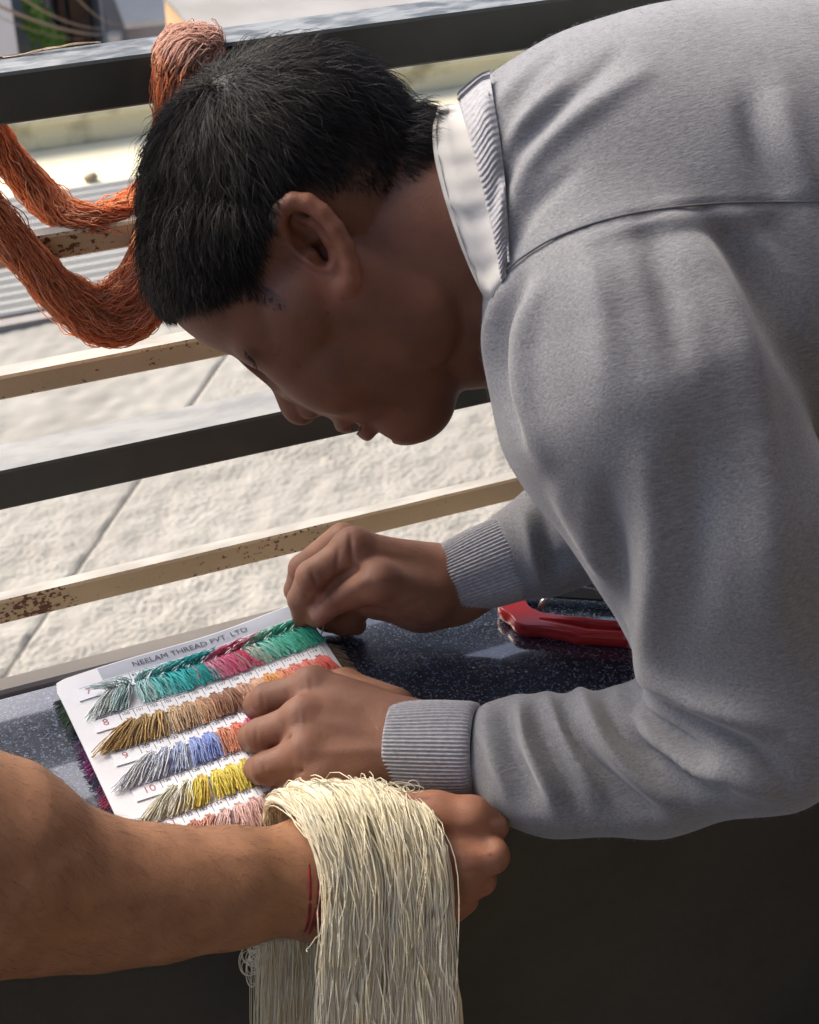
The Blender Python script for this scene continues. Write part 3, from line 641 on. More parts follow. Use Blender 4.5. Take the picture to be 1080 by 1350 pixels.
# right hand pinching a thread
f = grid_for([zz_(370, 690, 0.90), zz_(830, 660, 0.90), zz_(370, 850, 0.9), zz_(830, 860, 0.9), zz_(440, 690, 1.0)], 0.02, 0.00125)
rw = zz_(600, 765, 0.950)
f.cone(rw, zz_(730, 722, 0.972), 0.0185, 0.020); f.cone(zz_(600, 783, 0.942), zz_(730, 730, 0.966), 0.0175, 0.020, 0.010)
mi = zz_(466, 724, 0.985); mm2 = zz_(452, 712, 0.975)
f.cone(rw, mi, 0.018, 0.0135, 0.014); f.cone(zz_(600, 785, 0.94), zz_(500, 775, 0.945), 0.0175, 0.019, 0.014)
f.ell(zz_(530, 765, 0.952), (0.036, 0.030, 0.018), 0.02); f.ball(zz_(555, 800, 0.934), 0.016, 0.016)
f.ball(mi + np.array([0, 0, 0.002]), 0.0125, 0.006)
f.chain([mi, zz_(412, 760, 0.972), zz_(398, 790, 0.940), zz_(400, 818, 0.918)], [0.0122, 0.0108, 0.0095, 0.0072], 0.003, k0=0.005)
f.chain([mm2, zz_(400, 750, 0.950), zz_(392, 778, 0.925), zz_(402, 805, 0.914)], [0.0120, 0.0100, 0.009, 0.0075], 0.003, k0=0.005)
f.chain([zz_(480, 745, 0.955), zz_(445, 790, 0.930), zz_(432, 815, 0.914), zz_(452, 824, 0.910)], [0.012, 0.0100, 0.009, 0.0078], 0.003, k0=0.005)
f.chain([zz_(505, 770, 0.945), zz_(468, 806, 0.922), zz_(455, 820, 0.911), zz_(470, 824, 0.910)], [0.0115, 0.0092, 0.0084, 0.0072], 0.003, k0=0.005)
# thumb
f.chain([zz_(560, 790, 0.955), zz_(500, 768, 0.976), zz_(443, 787, 0.956), zz_(418, 812, 0.928)], [0.0165, 0.0138, 0.0108, 0.0082], 0.004, k0=0.012)
f.ell(zz_(424, 805, 0.940), (0.0085, 0.0085, 0.0085), 0.003)
Vr, Fr = f.mesh(); Vr = lap(Vr, Fr, 2, 0.5)
Vr = sculpt(Vr, Fr, [([(476, 746), (448, 763), (428, 783), (412, 802)], -2.6, 5), ([(520, 766), (482, 768), (447, 786), (424, 806)], 1.6, 9), ([(400, 770), (396, 800)], 0.8, 6), ([(462, 704), (464, 735), (470, 752)], -1.6, 4), ([(446, 722), (444, 760)], -0.9, 4), ([(410, 752), (418, 772)], -0.9, 3.5), ([(395, 780), (408, 786)], -0.6, 3), ([(430, 772), (440, 792)], -0.6, 4),
                     ([(478, 795), (520, 806), (560, 790)], -0.8, 5), ([(540, 790), (565, 810)], -0.6, 4), ([(485, 760), (470, 775)], 0.8, 7), ([(480, 720), (540, 735)], 0.9, 8)])
def skin_cols(V, base, warm):
    C = np.tile(base, (len(V), 1)); px, py, d = pix(V)
    for x, y, r, a in warm: C = C * (1 + np.exp(-((px - x) ** 2 + (py - y) ** 2) / r ** 2)[:, None] * np.array(a))
    return C
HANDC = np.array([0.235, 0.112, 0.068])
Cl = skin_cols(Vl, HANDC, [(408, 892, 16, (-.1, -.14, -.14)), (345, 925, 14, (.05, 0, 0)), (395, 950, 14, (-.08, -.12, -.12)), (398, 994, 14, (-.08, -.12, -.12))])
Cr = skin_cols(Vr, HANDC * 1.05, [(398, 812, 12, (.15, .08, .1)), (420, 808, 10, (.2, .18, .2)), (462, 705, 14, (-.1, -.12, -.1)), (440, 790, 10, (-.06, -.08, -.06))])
nail = np.exp(-(((pix(Vr)[0] - 417) / 9.0) ** 2 + ((pix(Vr)[1] - 806) / 11.0) ** 2) ** 3); Cr = Cr * (1 - nail[:, None] * 0.7) + np.array([0.42, 0.24, 0.19]) * nail[:, None] * 0.7

# torso and arms hidden in the clothes join head and hands into one figure
def S(x, y, d): return P(x, y, d)
f = grid_for([S(560, 120, 0.9), S(1500, 100, 1.1), S(1100, 1050, 0.85), S(620, 1000, 0.93), S(760, 700, 1.12)], 0.05, 0.006)
f.chain([S(740, 310, 0.94), S(800, 320, 0.94), S(1100, 360, 0.99), S(1450, 420, 1.05)], [0.05, 0.08, 0.10, 0.10], 0.04)
f.chain([S(800, 340, 0.94), S(840, 430, 0.865), S(930, 720, 0.865), S(1000, 965, 0.88), S(760, 1005, 0.935)], [0.06, 0.05, 0.04, 0.033, 0.026], 0.02)
f.chain([S(800, 340, 0.98), S(830, 400, 1.06), S(860, 600, 1.08), S(820, 710, 1.07), S(760, 720, 1.065)], [0.06, 0.05, 0.04, 0.032, 0.026], 0.02)
Vt, Ft = f.mesh()
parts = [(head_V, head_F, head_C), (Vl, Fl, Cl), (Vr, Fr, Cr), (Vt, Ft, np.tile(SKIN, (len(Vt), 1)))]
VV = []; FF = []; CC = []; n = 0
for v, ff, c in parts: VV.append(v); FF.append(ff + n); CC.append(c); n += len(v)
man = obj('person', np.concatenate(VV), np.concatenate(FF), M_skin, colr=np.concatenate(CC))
tag(man, 'young man in grey sweatshirt and white collar bending over the ledge, sorting threads', 'person')

# ---- hair: short combed strands growing out of the scalp, away from the crown whorl
HN = vnormals(HV, F if False else head_F if (np.cross(HF, HU) @ HL) >= 0 else head_F[:, ::-1])
fc = head_F if (np.cross(HF, HU) @ HL) >= 0 else head_F[:, ::-1]
ok = (mask > np.where((HV[:, 0] > 15) & (HV[:, 1] < 95), 0.15, 0.38)) & (~earm)
fo = fc[ok[fc].all(1)]
qa = HV[fo]; ar = 0.5 * np.linalg.norm(np.cross(qa[:, 2] - qa[:, 0], qa[:, 3] - qa[:, 1]), axis=1)
wt = ar * mask[fo].mean(1) * np.where(qa[:, :, 2].mean(1) > -60, 1.0, 0.35)
NH = 36000
r4 = np.random.default_rng(11)
pick = r4.choice(len(fo), NH, p=wt / wt.sum()); bw = r4.random((NH, 4)); bw /= bw.sum(1, keepdims=True)
root = (HV[fo[pick]] * bw[..., None]).sum(1); nor = (HN[fo[pick]] * bw[..., None]).sum(1); nor /= np.linalg.norm(nor, axis=1, keepdims=True)
hin = hair_depth(root)
whorl = np.array([-150.0, 228.0, 70.0]) + r4.normal(0, 14, (NH, 3))
t = root - whorl
t = t + np.array([0.25, 0, 0]) * 100 * np.clip((root[:, 1:2] - 20) / 150, 0, 1)                # combed forward on top
t -= nor * (t * nor).sum(1, keepdims=True); t /= np.linalg.norm(t, axis=1, keepdims=True) + 1e-9
nape = np.clip((-root[:, 0] - 140) / 80, 0, 1) * np.clip((10 - root[:, 1]) / 70, 0, 1)
sidew = np.clip((135 - root[:, 1]) / 90, 0, 1) * np.clip((np.abs(root[:, 2]) - 70) / 50, 0, 1)
side = np.cross(nor, t)
cell = np.floor(root / 16.0).astype(int); hsh = (cell[:, 0] * 73856093 ^ cell[:, 1] * 19349663 ^ cell[:, 2] * 83492791) % 997 / 997.0
ang = (hsh - 0.5) * 0.75 + r4.normal(0, 0.26, NH)
t = t * np.cos(ang)[:, None] + side * np.sin(ang)[:, None]
ln = (56 + 26 * r4.random(NH)) * (1 - 0.68 * sidew) * (1 - 0.55 * nape) * np.clip(0.35 + hin / 60, 0.35, 1.0)
front = np.clip((root[:, 0] - 0) / 130, 0, 1) * np.clip((root[:, 1] - 60) / 120, 0, 1); ln *= 1 - 0.30 * front
alpha = np.radians(17 + 8 * r4.standard_normal(NH) + 16 * nape + 6 * hsh - 6 * sidew).clip(0.05, 1.1)
fly = r4.random(NH) < 0.04; alpha = np.where(fly, alpha + 0.35, alpha); ln = np.where(fly, ln * 1.25, ln)
u = np.linspace(0, 1, 5)[None, :, None]
lift = np.sin(alpha)[:, None, None]; bend = (ln ** 2 / (2 * 175.0))[:, None, None]
strand = root[:, None] - nor[:, None] * 2 + ln[:, None, None] * (t[:, None] * u * np.cos(alpha)[:, None, None] + nor[:, None] * lift * (u - 0.35 * u ** 2)) - nor[:, None] * bend * u ** 2 * (1 - 0.55 * nape[:, None, None])
strand += (side * r4.normal(0, 2.2, (NH, 1)))[:, None] * u ** 2
Vh, Fh = tubes(hw(strand), (0.00013 + 0.00010 * r4.random(NH)), 3, [1.0, 1.0, 0.9, 0.65, 0.15])
M_hair = mat('black_hair', (0.006, 0.0045, 0.0035), 0.5, (0.014, 0.010, 0.007), 90, 3, spec=0.25)
hairo = tag(obj('hair', Vh, Fh, M_hair, man), 'short black hair combed forward from the crown', kind='stuff')
# lashes and brow hairs of the near eye
hx, hy, hdp = pix(head_V); fn_ = head_V[(hdp < 0.95)]; fx_, fy_, fd_ = pix(fn_)
def hsurf(x, y):
    m_ = np.where((np.abs(fx_ - x) < 5) & (np.abs(fy_ - y) < 5))[0]
    return fd_[m_].min() if len(m_) else 0.9
L_ = []
for i in range(30):
    a = i / 29.0; x_ = 322 + 14 * a + r4.normal(0, .6); y_ = 462 + 15 * a + r4.normal(0, .8); d_ = hsurf(x_, y_)
    L_.append([P(x_, y_, d_ + 0.0005), P(x_ + 0.5 + 2 * a, y_ + 5, d_ - 0.003), P(x_ + 1 + 4 * a + r4.normal(0, 1), y_ + 10 + 4 * a, d_ - 0.0045)])
Va, Fa = tubes(np.array(L_), 0.00018, 3, [1, .8, .25]); obj('eyelash', Va, Fa, M_hair, man)
L_ = []
for i in range(220):
    l = 14 + 76 * r4.random(); z = -1.0
    f0 = 162 - (l / 92) ** 2 * 52; up = 30 + 0.1 * l + r4.normal(0, 4.5)
    b0 = np.array([f0, up, l]); L_.append([b0 - [6, 0, 0], b0 + [1, 2, 5], b0 + [0, 3, 11]])
Va, Fa = tubes(hw(np.array(L_)), 0.00016, 3, [1, .9, .2]); obj('eyebrow', Va, Fa, M_hair, man)

# ---- sweatshirt
def fleece(name, attr=False):
    m, t, bs, N, L = nodes_mat(name)
    tc = N('ShaderNodeTexCoord')
    n1 = N('ShaderNodeTexNoise'); n1.inputs['Scale'].default_value = 800; n1.inputs['Detail'].default_value = 6; n1.inputs['Roughness'].default_value = 0.7; L(tc.outputs['Object'], n1.inputs['Vector'])
    mp = N('ShaderNodeMapping'); mp.inputs['Rotation'].default_value = (0.3, 0.5, 0.4); mp.inputs['Scale'].default_value = (160, 900, 900); L(tc.outputs['Object'], mp.inputs['Vector'])
    n2 = N('ShaderNodeTexNoise'); n2.inputs['Scale'].default_value = 1.0; n2.inputs['Detail'].default_value = 3; L(mp.outputs['Vector'], n2.inputs['Vector'])
    av = N('ShaderNodeMath'); av.operation = 'ADD'; L(n1.outputs['Fac'], av.inputs[0]); L(n2.outputs['Fac'], av.inputs[1])
    rp = N('ShaderNodeValToRGB'); e = rp.color_ramp.elements; e[0].position = 0.34; e[0].color = (0.132, 0.131, 0.134, 1); e[1].position = 0.66; e[1].color = (0.255, 0.255, 0.262, 1)
    dv = N('ShaderNodeMath'); dv.operation = 'MULTIPLY'; dv.inputs[1].default_value = 0.5; L(av.outputs['Value'], dv.inputs[0]); L(dv.outputs['Value'], rp.inputs['Fac'])
    L(rp.outputs['Color'], bs.inputs['Base Color']); bs.inputs['Roughness'].default_value = 0.92; bs.inputs['Specular IOR Level'].default_value = 0.15
    bs.inputs['Sheen Weight'].default_value = 0.35; bs.inputs['Sheen Roughness'].default_value = 0.45
    bp = N('ShaderNodeBump'); bp.inputs['Strength'].default_value = 0.32; bp.inputs['Distance'].default_value = 0.0009; L(av.outputs['Value'], bp.inputs['Height']); L(bp.outputs['Normal'], bs.inputs['Normal'])
    return m
M_fleece = fleece('grey_marl_fleece')
def PR(x, y, d, r): return P(x, y, d), r * d / FPX
def chainp(f, lst, k, k0=None):
    c = [PR(*q) for q in lst]; f.chain([a for a, _ in c], [b for _, b in c], k, k0)
f = Field(np.array([0.20, 0.36, 0.84]), np.array([1.15, 0.90, 1.36]), 0.0026)
IM = [CR, CU, CF]
def dz(x, y, z): return (z - CAM[2]) / ray(x, y)[2]
f.ell(P(790, 285, 0.935), (0.112, 0.094, 0.105), axes=IM)
f.ell(P(965, 330, 0.950), (0.165, 0.150, 0.120), 0.05, axes=IM)
f.ell(P(1200, 345, 1.00), (0.170, 0.165, 0.130), 0.05, axes=IM)
f.ell(P(1480, 430, 1.06), (0.150, 0.165, 0.130), 0.05, axes=IM)
chainp(f, [(722, 262, 0.885, 110), (790, 292, 0.92, 162)], 0.03)
chainp(f, [(800, 430, 0.845, 150), (835, 520, 0.845, 172), (940, 700, 0.855, 152), (998, 925, 0.872, 130)], 0.03, 0.05)
chainp(f, [(1000, 950, 0.875, 128), (860, 1000, dz(860, 1000, .960), 98), (735, 1008, dz(735, 1008, .953), 86), (695, 1000, dz(695, 1000, .951), 80), (674, 992, dz(674, 992, .950), 62)], 0.016, 0.02)
chainp(f, [(830, 420, 1.03, 150), (880, 590, 1.07, 100), (815, 668, dz(815, 668, .995), 76)], 0.03, 0.04)
chainp(f, [(815, 668, dz(815, 668, .995), 76), (748, 698, dz(748, 698, .979), 72), (708, 722, dz(708, 722, .970), 64), (684, 730, dz(684, 730, .967), 58)], 0.012, 0.02)
Vs, Fs = f.mesh(); Vs = lap(Vs, Fs, 4, 0.5)
strokes = [
 # armhole seam and the cloth either side of it
 ([(672, 352), (690, 338), (730, 314), (790, 292), (860, 277), (950, 268), (1090, 266)], -1.3, 4), ([(676, 344), (735, 308), (800, 286), (870, 270), (950, 262), (1090, 260)], 0.5, 6),
 # back folds from the neckband
 ([(650, 300), (668, 215), (725, 150), (815, 72)], -3.0, 10), ([(660, 320), (690, 235), (745, 170), (850, 95)], 3.0, 12), ([(640, 190), (665, 140), (720, 85)], 3.0, 12), ([(655, 230), (690, 165), (745, 110)], 3.0, 9), ([(668, 330), (700, 275), (760, 220)], -2.0, 9), ([(655, 165), (700, 110), (740, 70)], -2.2, 8),
 ([(1020, 120), (1045, 200), (1085, 262)], 4, 22), ([(985, 130), (1005, 200), (1040, 262)], -3.5, 18),
 # shoulder front and upper arm
 ([(690, 362), (662, 430), (662, 500), (690, 575)], -4.5, 9), ([(664, 372), (646, 440), (652, 520)], 3.0, 8), ([(712, 372), (688, 440), (692, 540), (722, 610)], 3.5, 13),
 ([(850, 290), (875, 360), (900, 470)], -3.0, 20), ([(890, 285), (940, 360), (985, 470), (1010, 600)], 4.0, 24), ([(940, 285), (1000, 380), (1050, 500)], -3.0, 20), ([(770, 310), (790, 400), (800, 520)], 2.2, 24), ([(960, 280), (1040, 370), (1085, 470)], 3.0, 18),
 ([(735, 640), (770, 700), (800, 760)], 3, 12), ([(800, 640), (812, 740), (815, 830), (840, 910)], -4.2, 15), ([(770, 660), (800, 750), (822, 830)], 2.5, 10), ([(850, 600), (862, 740), (858, 850), (880, 930)], 4.0, 22), ([(915, 560), (925, 700), (915, 820)], -2.6, 24), ([(1000, 560), (1010, 700), (1020, 840)], 3.0, 30),
 # elbow
 ([(822, 880), (832, 925), (872, 962), (935, 1000)], -7.0, 9), ([(818, 925), (850, 985), (905, 1020), (960, 1045)], -6.5, 9), ([(820, 905), (848, 958), (900, 998), (950, 1025)], 4.5, 9), ([(850, 905), (905, 945), (990, 985), (1040, 1028)], -4.5, 14), ([(850, 880), (915, 925), (1010, 960)], 4.0, 16), ([(900, 1005), (960, 1022), (1020, 1050)], 3.0, 12),
 # forearm
 ([(640, 938), (648, 990), (672, 1050)], 2.5, 10), ([(664, 930), (672, 985), (706, 1052)], -5.0, 10), ([(684, 926), (696, 985), (738, 1066)], 4.5, 12), ([(706, 928), (726, 985), (768, 1060)], -4.0, 12), ([(742, 918), (762, 975), (815, 1035), (865, 1075)], -5.0, 12), ([(722, 915), (742, 970), (788, 1050)], 3.5, 11), ([(760, 905), (788, 968), (835, 1020), (890, 1062)], 5.0, 13), ([(792, 905), (815, 965), (860, 1015), (910, 1050)], -4.5, 10), ([(640, 1050), (700, 1075), (800, 1088), (900, 1080)], 1.5, 14),
 # far sleeve
 ([(690, 672), (700, 720), (712, 770)], 3.0, 8, 1.0, 1.3), ([(712, 655), (722, 710), (735, 765)], -3.5, 8, 1.0, 1.3), ([(735, 640), (748, 690), (765, 740)], 3.2, 10, 1.0, 1.3), ([(715, 748), (750, 735), (775, 722)], -2.2, 6, 1.0, 1.3)]
strokes = [(s_[0], s_[1] * (2.3 if min(q[1] for q in s_[0]) > 860 else 1.9), *s_[2:]) for s_ in strokes]
Vs = sculpt(Vs, Fs, strokes)
rr = np.random.default_rng(21); Nn = vnormals(Vs, Fs)
wob = sum(a * np.sin(Vs @ rr.normal(0, fq, 3) + rr.random() * 6) for a, fq in ((1.0, 18), (0.8, 30), (0.5, 55), (0.35, 90)) for _ in range(3))
Vs = Vs + Nn * (wob * 0.0006)[:, None]; Vs = lap(Vs, Fs, 4, 0.5)
shirt = obj('sweatshirt', Vs, Fs, M_fleece, man); shirt['label'] = 'grey marl fleece sweatshirt with ribbed cuffs and folded sleeves'
sx_, sy_, sd_ = pix(Vs)
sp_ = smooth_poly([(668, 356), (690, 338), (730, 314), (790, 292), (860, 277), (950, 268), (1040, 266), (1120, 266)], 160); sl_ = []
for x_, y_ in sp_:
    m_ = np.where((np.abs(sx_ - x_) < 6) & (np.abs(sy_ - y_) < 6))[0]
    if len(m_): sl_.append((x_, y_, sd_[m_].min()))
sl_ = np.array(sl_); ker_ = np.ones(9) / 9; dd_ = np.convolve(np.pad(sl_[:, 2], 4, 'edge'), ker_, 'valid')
M_seam_shadow = mat('seam_shadow_grey', (0.11, 0.11, 0.113), 0.95)  # dark tone paints in the line of shadow along the seam
V1, F1 = tubes(np.array([P(x_, y_, d_ + 0.0006) for (x_, y_), d_ in zip(sl_[:, :2], dd_)])[None], 0.00065, 6); obj('seam', V1, F1, M_seam_shadow, shirt)
# loose fleece fibres along the lit edge
face = ((CAM - Vs) * Nn).sum(1) / np.linalg.norm(CAM - Vs, axis=1)
cand = np.where((np.abs(face) < 0.45))[0]; cand = r4.choice(cand, 9000)
tt = np.cross(Nn[cand], r4.normal(size=(len(cand), 3))); fl = (0.0010 + 0.0016 * r4.random(len(cand)))[:, None]
pl = np.stack([Vs[cand], Vs[cand] + fl * (0.5 * Nn[cand] + 0.4 * tt), Vs[cand] + fl * (0.75 * Nn[cand] + 0.9 * tt)], 1)
Vz, Fz = tubes(pl, 0.00005, 3); tag(obj('fleece_fuzz', Vz, Fz, M_fleece, shirt), kind='stuff')

M_rib = mat('grey_ribbed_knit', (0.265, 0.26, 0.268), 0.92, (0.35, 0.345, 0.355), 350, 4, bump=0.5, bscale=900, bdist=0.0006, sheen=0.3, spec=0.15)
def cuff(A, B, rA, rB, ribs, flat=(1, 1), tilt=None):
    A = np.array(A); B = np.array(B); ax = B - A; ax /= np.linalg.norm(ax)
    e1 = np.cross(ax, [0, 0, 1.0]); e1 /= np.linalg.norm(e1); e2 = np.cross(e1, ax)
    m = ribs * 10; th = np.arange(m) * 2 * np.pi / m; rib = 0.00048 * np.cos(th * ribs)
    rings = []
    prof = [(0.03, -0.0030, 0), (0.004, -0.0018, 0), (0.0, -0.0004, .35), (0.03, 0.0, 1), (0.15, 0.0002, 1), (0.35, 0.0004, 1), (0.55, 0.0006, 1), (0.75, 0.0004, 1), (0.92, 0.0, 1), (1.0, -0.001, .7), (1.03, -0.004, 0)]
    for s, dr, k in prof:
        r = rA + (rB - rA) * s + dr + rib * k + 0.0005 * np.sin(th * 3 + s * 4) + 0.0003 * np.sin(th * 7 + 2)
        c = A + (B - A) * s + (0 if tilt is None else 0)
        rings.append(c + (r * np.cos(th))[:, None] * e1 * flat[0] + (r * np.sin(th))[:, None] * e2 * flat[1])
    V, F = loft(rings); return obj('cuff', V, F, M_rib, shirt)
cuff(zz_(519, 987, 0.942), zz_(628, 989, 0.950), 0.0275, 0.0292, 76)
cuff(zz_(583, 770, 0.948), zz_(682, 731, 0.967), 0.0245, 0.0298, 70)
# shirt collar and ribbed neckband, laid over the neck and the cloth
wpx = np.concatenate([head_V, Vs]); wx, wy, wd = pix(wpx); nh_ = len(head_V); ONLY = [nh_]
def on_surface(x, y, off):
    m_ = np.where((np.abs(wx[:ONLY[0]] - x) < 9) & (np.abs(wy[:ONLY[0]] - y) < 9))[0]
    return None if len(m_) == 0 else wd[m_].min() - off
def drape(poly, off, n_, sink=0.0):
    pts = smooth_poly(poly, n_); dd = np.array([on_surface(x, y, off) or np.nan for x, y in pts]); ii = np.arange(n_); okk = ~np.isnan(dd)
    dd = np.interp(ii, ii[okk], dd[okk]); ker = np.hanning(2 * (n_ // 12) + 3); ker /= ker.sum(); pad = len(ker) // 2
    dd = np.convolve(np.r_[np.full(pad, dd[0]), dd, np.full(pad, dd[-1])], ker, 'valid')
    tq = np.clip((np.linspace(0, 1, n_) - 0.7) / 0.3, 0, 1); dd = dd + sink * tq ** 2
    near = np.array([P(x, y, d_) for (x, y), d_ in zip(pts, dd)]); q = hloc(near); q[:, 2] = np.maximum(q[:, 2], 4)
    q[:, 2] *= np.clip(np.linspace(0, 1, n_) / 0.03, 0.3, 1); far = q[::-1] * np.array([1, 1, -1]); return hw(np.concatenate([q, far]))
M_collar = mat('white_cotton', (0.52, 0.50, 0.46), 0.85, (0.60, 0.58, 0.54), 20, 4, bump=0.3, bscale=1500, bdist=0.0003, transl=0.12)
n_ = 120
CL = [[(582, 148), (577, 172), (579, 205), (588, 245), (600, 285), (616, 330), (634, 372), (650, 408)],
      [(578, 140), (571, 170), (573, 205), (582, 245), (594, 285), (610, 330), (628, 372), (646, 406)],
      [(590, 136), (592, 168), (600, 208), (610, 250), (620, 292), (633, 338), (645, 378), (656, 410)],
      [(606, 134), (618, 170), (630, 215), (641, 260), (650, 310), (658, 360), (664, 404)],
      [(622, 128), (636, 170), (648, 215), (656, 260), (662, 310), (668, 360), (672, 404)]]
rings = [drape(c_, o_, n_) for c_, o_ in zip(CL[:2], (0.0, 0.0032))]
ONLY[0] = len(wpx); rings += [drape(c_, o_, n_, s_) for c_, o_, s_ in zip(CL[2:], (0.0042, 0.0040, 0.0024), (0.014, 0.020, 0.026))]
ONLY[0] = len(wpx)
rings.insert(1, rings[1] * 0.5 + rings[0] * 0.5)
V, F = loft(rings)
th = np.tile(np.arange(2 * n_) * 2 * np.pi / (2 * n_), len(rings)); V = V + HL * (0.0006 * np.sin(th * 9 + 1) + 0.0004 * np.sin(th * 17))[:, None]
o = obj('shirt_collar', V, F, M_collar, man); o['label'] = 'white shirt collar standing above the sweatshirt'
ed_ = rings[2]; stl = 0.8 * rings[2] + 0.2 * rings[3] + HL * 0.0006
V, F = tubes(stl[None, 4:n_ - 4], 0.0003, 4); obj('stitching', V, F, M_collar, o)
n_ = 560; rb = np.cos(np.arange(2 * n_) * 2 * np.pi / 16.0)
NL = [[(612, 138), (624, 172), (635, 215), (645, 258), (654, 300), (661, 340), (666, 376)],
      [(601, 124), (613, 160), (625, 205), (637, 250), (647, 295), (655, 335), (661, 372)],
      [(604, 118), (617, 156), (629, 203), (640, 248), (649, 293), (657, 333), (662, 370)],
      [(616, 108), (626, 145), (637, 190), (647, 240), (654, 287), (660, 328), (664, 364)],
      [(627, 100), (634, 130), (644, 178), (653, 230), (659, 280), (663, 322), (666, 358)],
      [(635, 95), (641, 124), (650, 172), (658, 224), (663, 275), (667, 318), (669, 352)],
      [(645, 92), (650, 122), (658, 170), (665, 222), (669, 274), (672, 318), (673, 350)]]
rings = []
for c_, o_, k in zip(NL, (0.003, 0.0078, 0.0092, 0.0090, 0.0078, 0.0062, 0.0), (0, .3, 1, 1, 1, .8, 0)):
    R_ = drape(c_, o_, n_, 0.010); rings.append(R_ + HL * (0.00038 * k * rb * np.r_[np.ones(n_), -np.ones(n_)])[:, None])
V, F = loft(rings); obj('neckband', V, F, M_rib, shirt)

ft_ = smooth_poly([(640, 104), (646, 132), (655, 178), (662, 228), (666, 276), (669, 318), (671, 346)], 90); ln_ = []
for x_, y_ in ft_:
    d_ = on_surface(x_, y_, 0.0012); ln_.append(P(x_, y_, d_ if d_ else 0.86))
V1, F1 = tubes(np.array(ln_)[None], 0.0006, 6); obj('seam', V1, F1, M_rib, shirt)

# trousers and shoes, standing on the floor to the right of the view
M_trou = mat('dark_trousers', (0.030, 0.032, 0.040), 0.9, (0.045, 0.047, 0.055), 120, 4, bump=0.3, bscale=500, bdist=0.0006); M_shoe = mat('black_shoe', (0.02, 0.02, 0.02), 0.4)
hip = P(1480, 430, 1.06)
f = Field((hip[0] - 0.30, hip[1] - 0.45, -0.02), (hip[0] + 0.35, hip[1] + 0.2, hip[2] + 0.2), 0.008)
f.ball(hip + np.array([0.03, -0.05, -0.03]), 0.145)
for s, dx, dy in ((1, 0.00, -0.22), (-1, 0.06, -0.08)):
    k1 = np.array([hip[0] + dx, hip[1] + dy - 0.02, 0.48]); a1 = np.array([hip[0] + dx + 0.05, hip[1] + dy - 0.03, 0.09])
    f.chain([hip + np.array([0.03, dy * 0.5, -0.10]), k1, a1], [0.095, 0.068, 0.055], 0.03)
V, F = f.mesh(); V = lap(V, F, 2); obj('trousers', V, F, M_trou, man)
for dx, dy in ((0.0, -0.22), (0.06, -0.08)):
    c = np.array([hip[0] + dx, hip[1] + dy - 0.03, 0.0]); f = Field(c + [-0.22, -0.08, -0.01], c + [0.15, 0.08, 0.14], 0.005)
    f.chain([c + [0.07, 0, 0.042], c + [-0.06, 0, 0.036], c + [-0.14, 0, 0.030]], [0.042, 0.040, 0.030], 0.02); f.cone(c + [0.055, 0, 0.05], c + [0.05, 0, 0.10], 0.045, 0.05, 0.02)
    V, F = f.mesh(); V[:, 2] = np.maximum(V[:, 2], 0.001); obj('shoe', V, F, M_shoe, man)

# ------------------------------------------------------------------ thread shade card
CZ = 0.9085
c00 = Q(70, 900, CZ); c10 = Q(394, 800, CZ); cl = Q(149, 1072, CZ)
ea = (c10 - c00); CWID = np.linalg.norm(ea); ea /= CWID
eb = cl - c00; eb -= ea * (eb @ ea); eb /= np.linalg.norm(eb); en = np.array([0, 0, 1.0])
CLEN = 0.215
def card_h(a, b):
    """gentle sag and lift of the limp card, metres above its plane"""
    return 0.0035 * np.exp(-((a - CWID) ** 2 + (b - 0.0) ** 2) / 0.05 ** 2) + 0.0010 * np.sin(a * 40 + b * 25)
def cpt(a, b, z=0.0):
    a = np.asarray(a, float); b = np.asarray(b, float); z = np.asarray(z, float)
    a, b, z = np.broadcast_arrays(a, b, z)
    return c00 + a[..., None] * ea + b[..., None] * eb + (card_h(a, b) + z)[..., None] * en
M_card = mat('white_card', (0.72, 0.72, 0.73), 0.35, (0.78, 0.78, 0.78), 25, 4, bump=0.15, bscale=80, bdist=0.001)
M_film = mat('grey_card_margin', (0.36, 0.38, 0.42), 0.22, (0.44, 0.46, 0.50), 30, 4, bump=0.3, bscale=60, bdist=0.001)
M_strip = mat('white_label_paper', (0.78, 0.79, 0.81), 0.45, (0.83, 0.84, 0.86), 40, 3)
M_ink = mat('dark_blue_ink', (0.03, 0.035, 0.07), 0.6); M_inkr = mat('pale_red_ink', (0.42, 0.16, 0.18), 0.6)
card = empty('thread_shade_card', tuple(cpt(CWID / 2, 0.1, -0.003)), 'white thread shade card with rows of coloured tassels on the granite ledge', 'shade card')
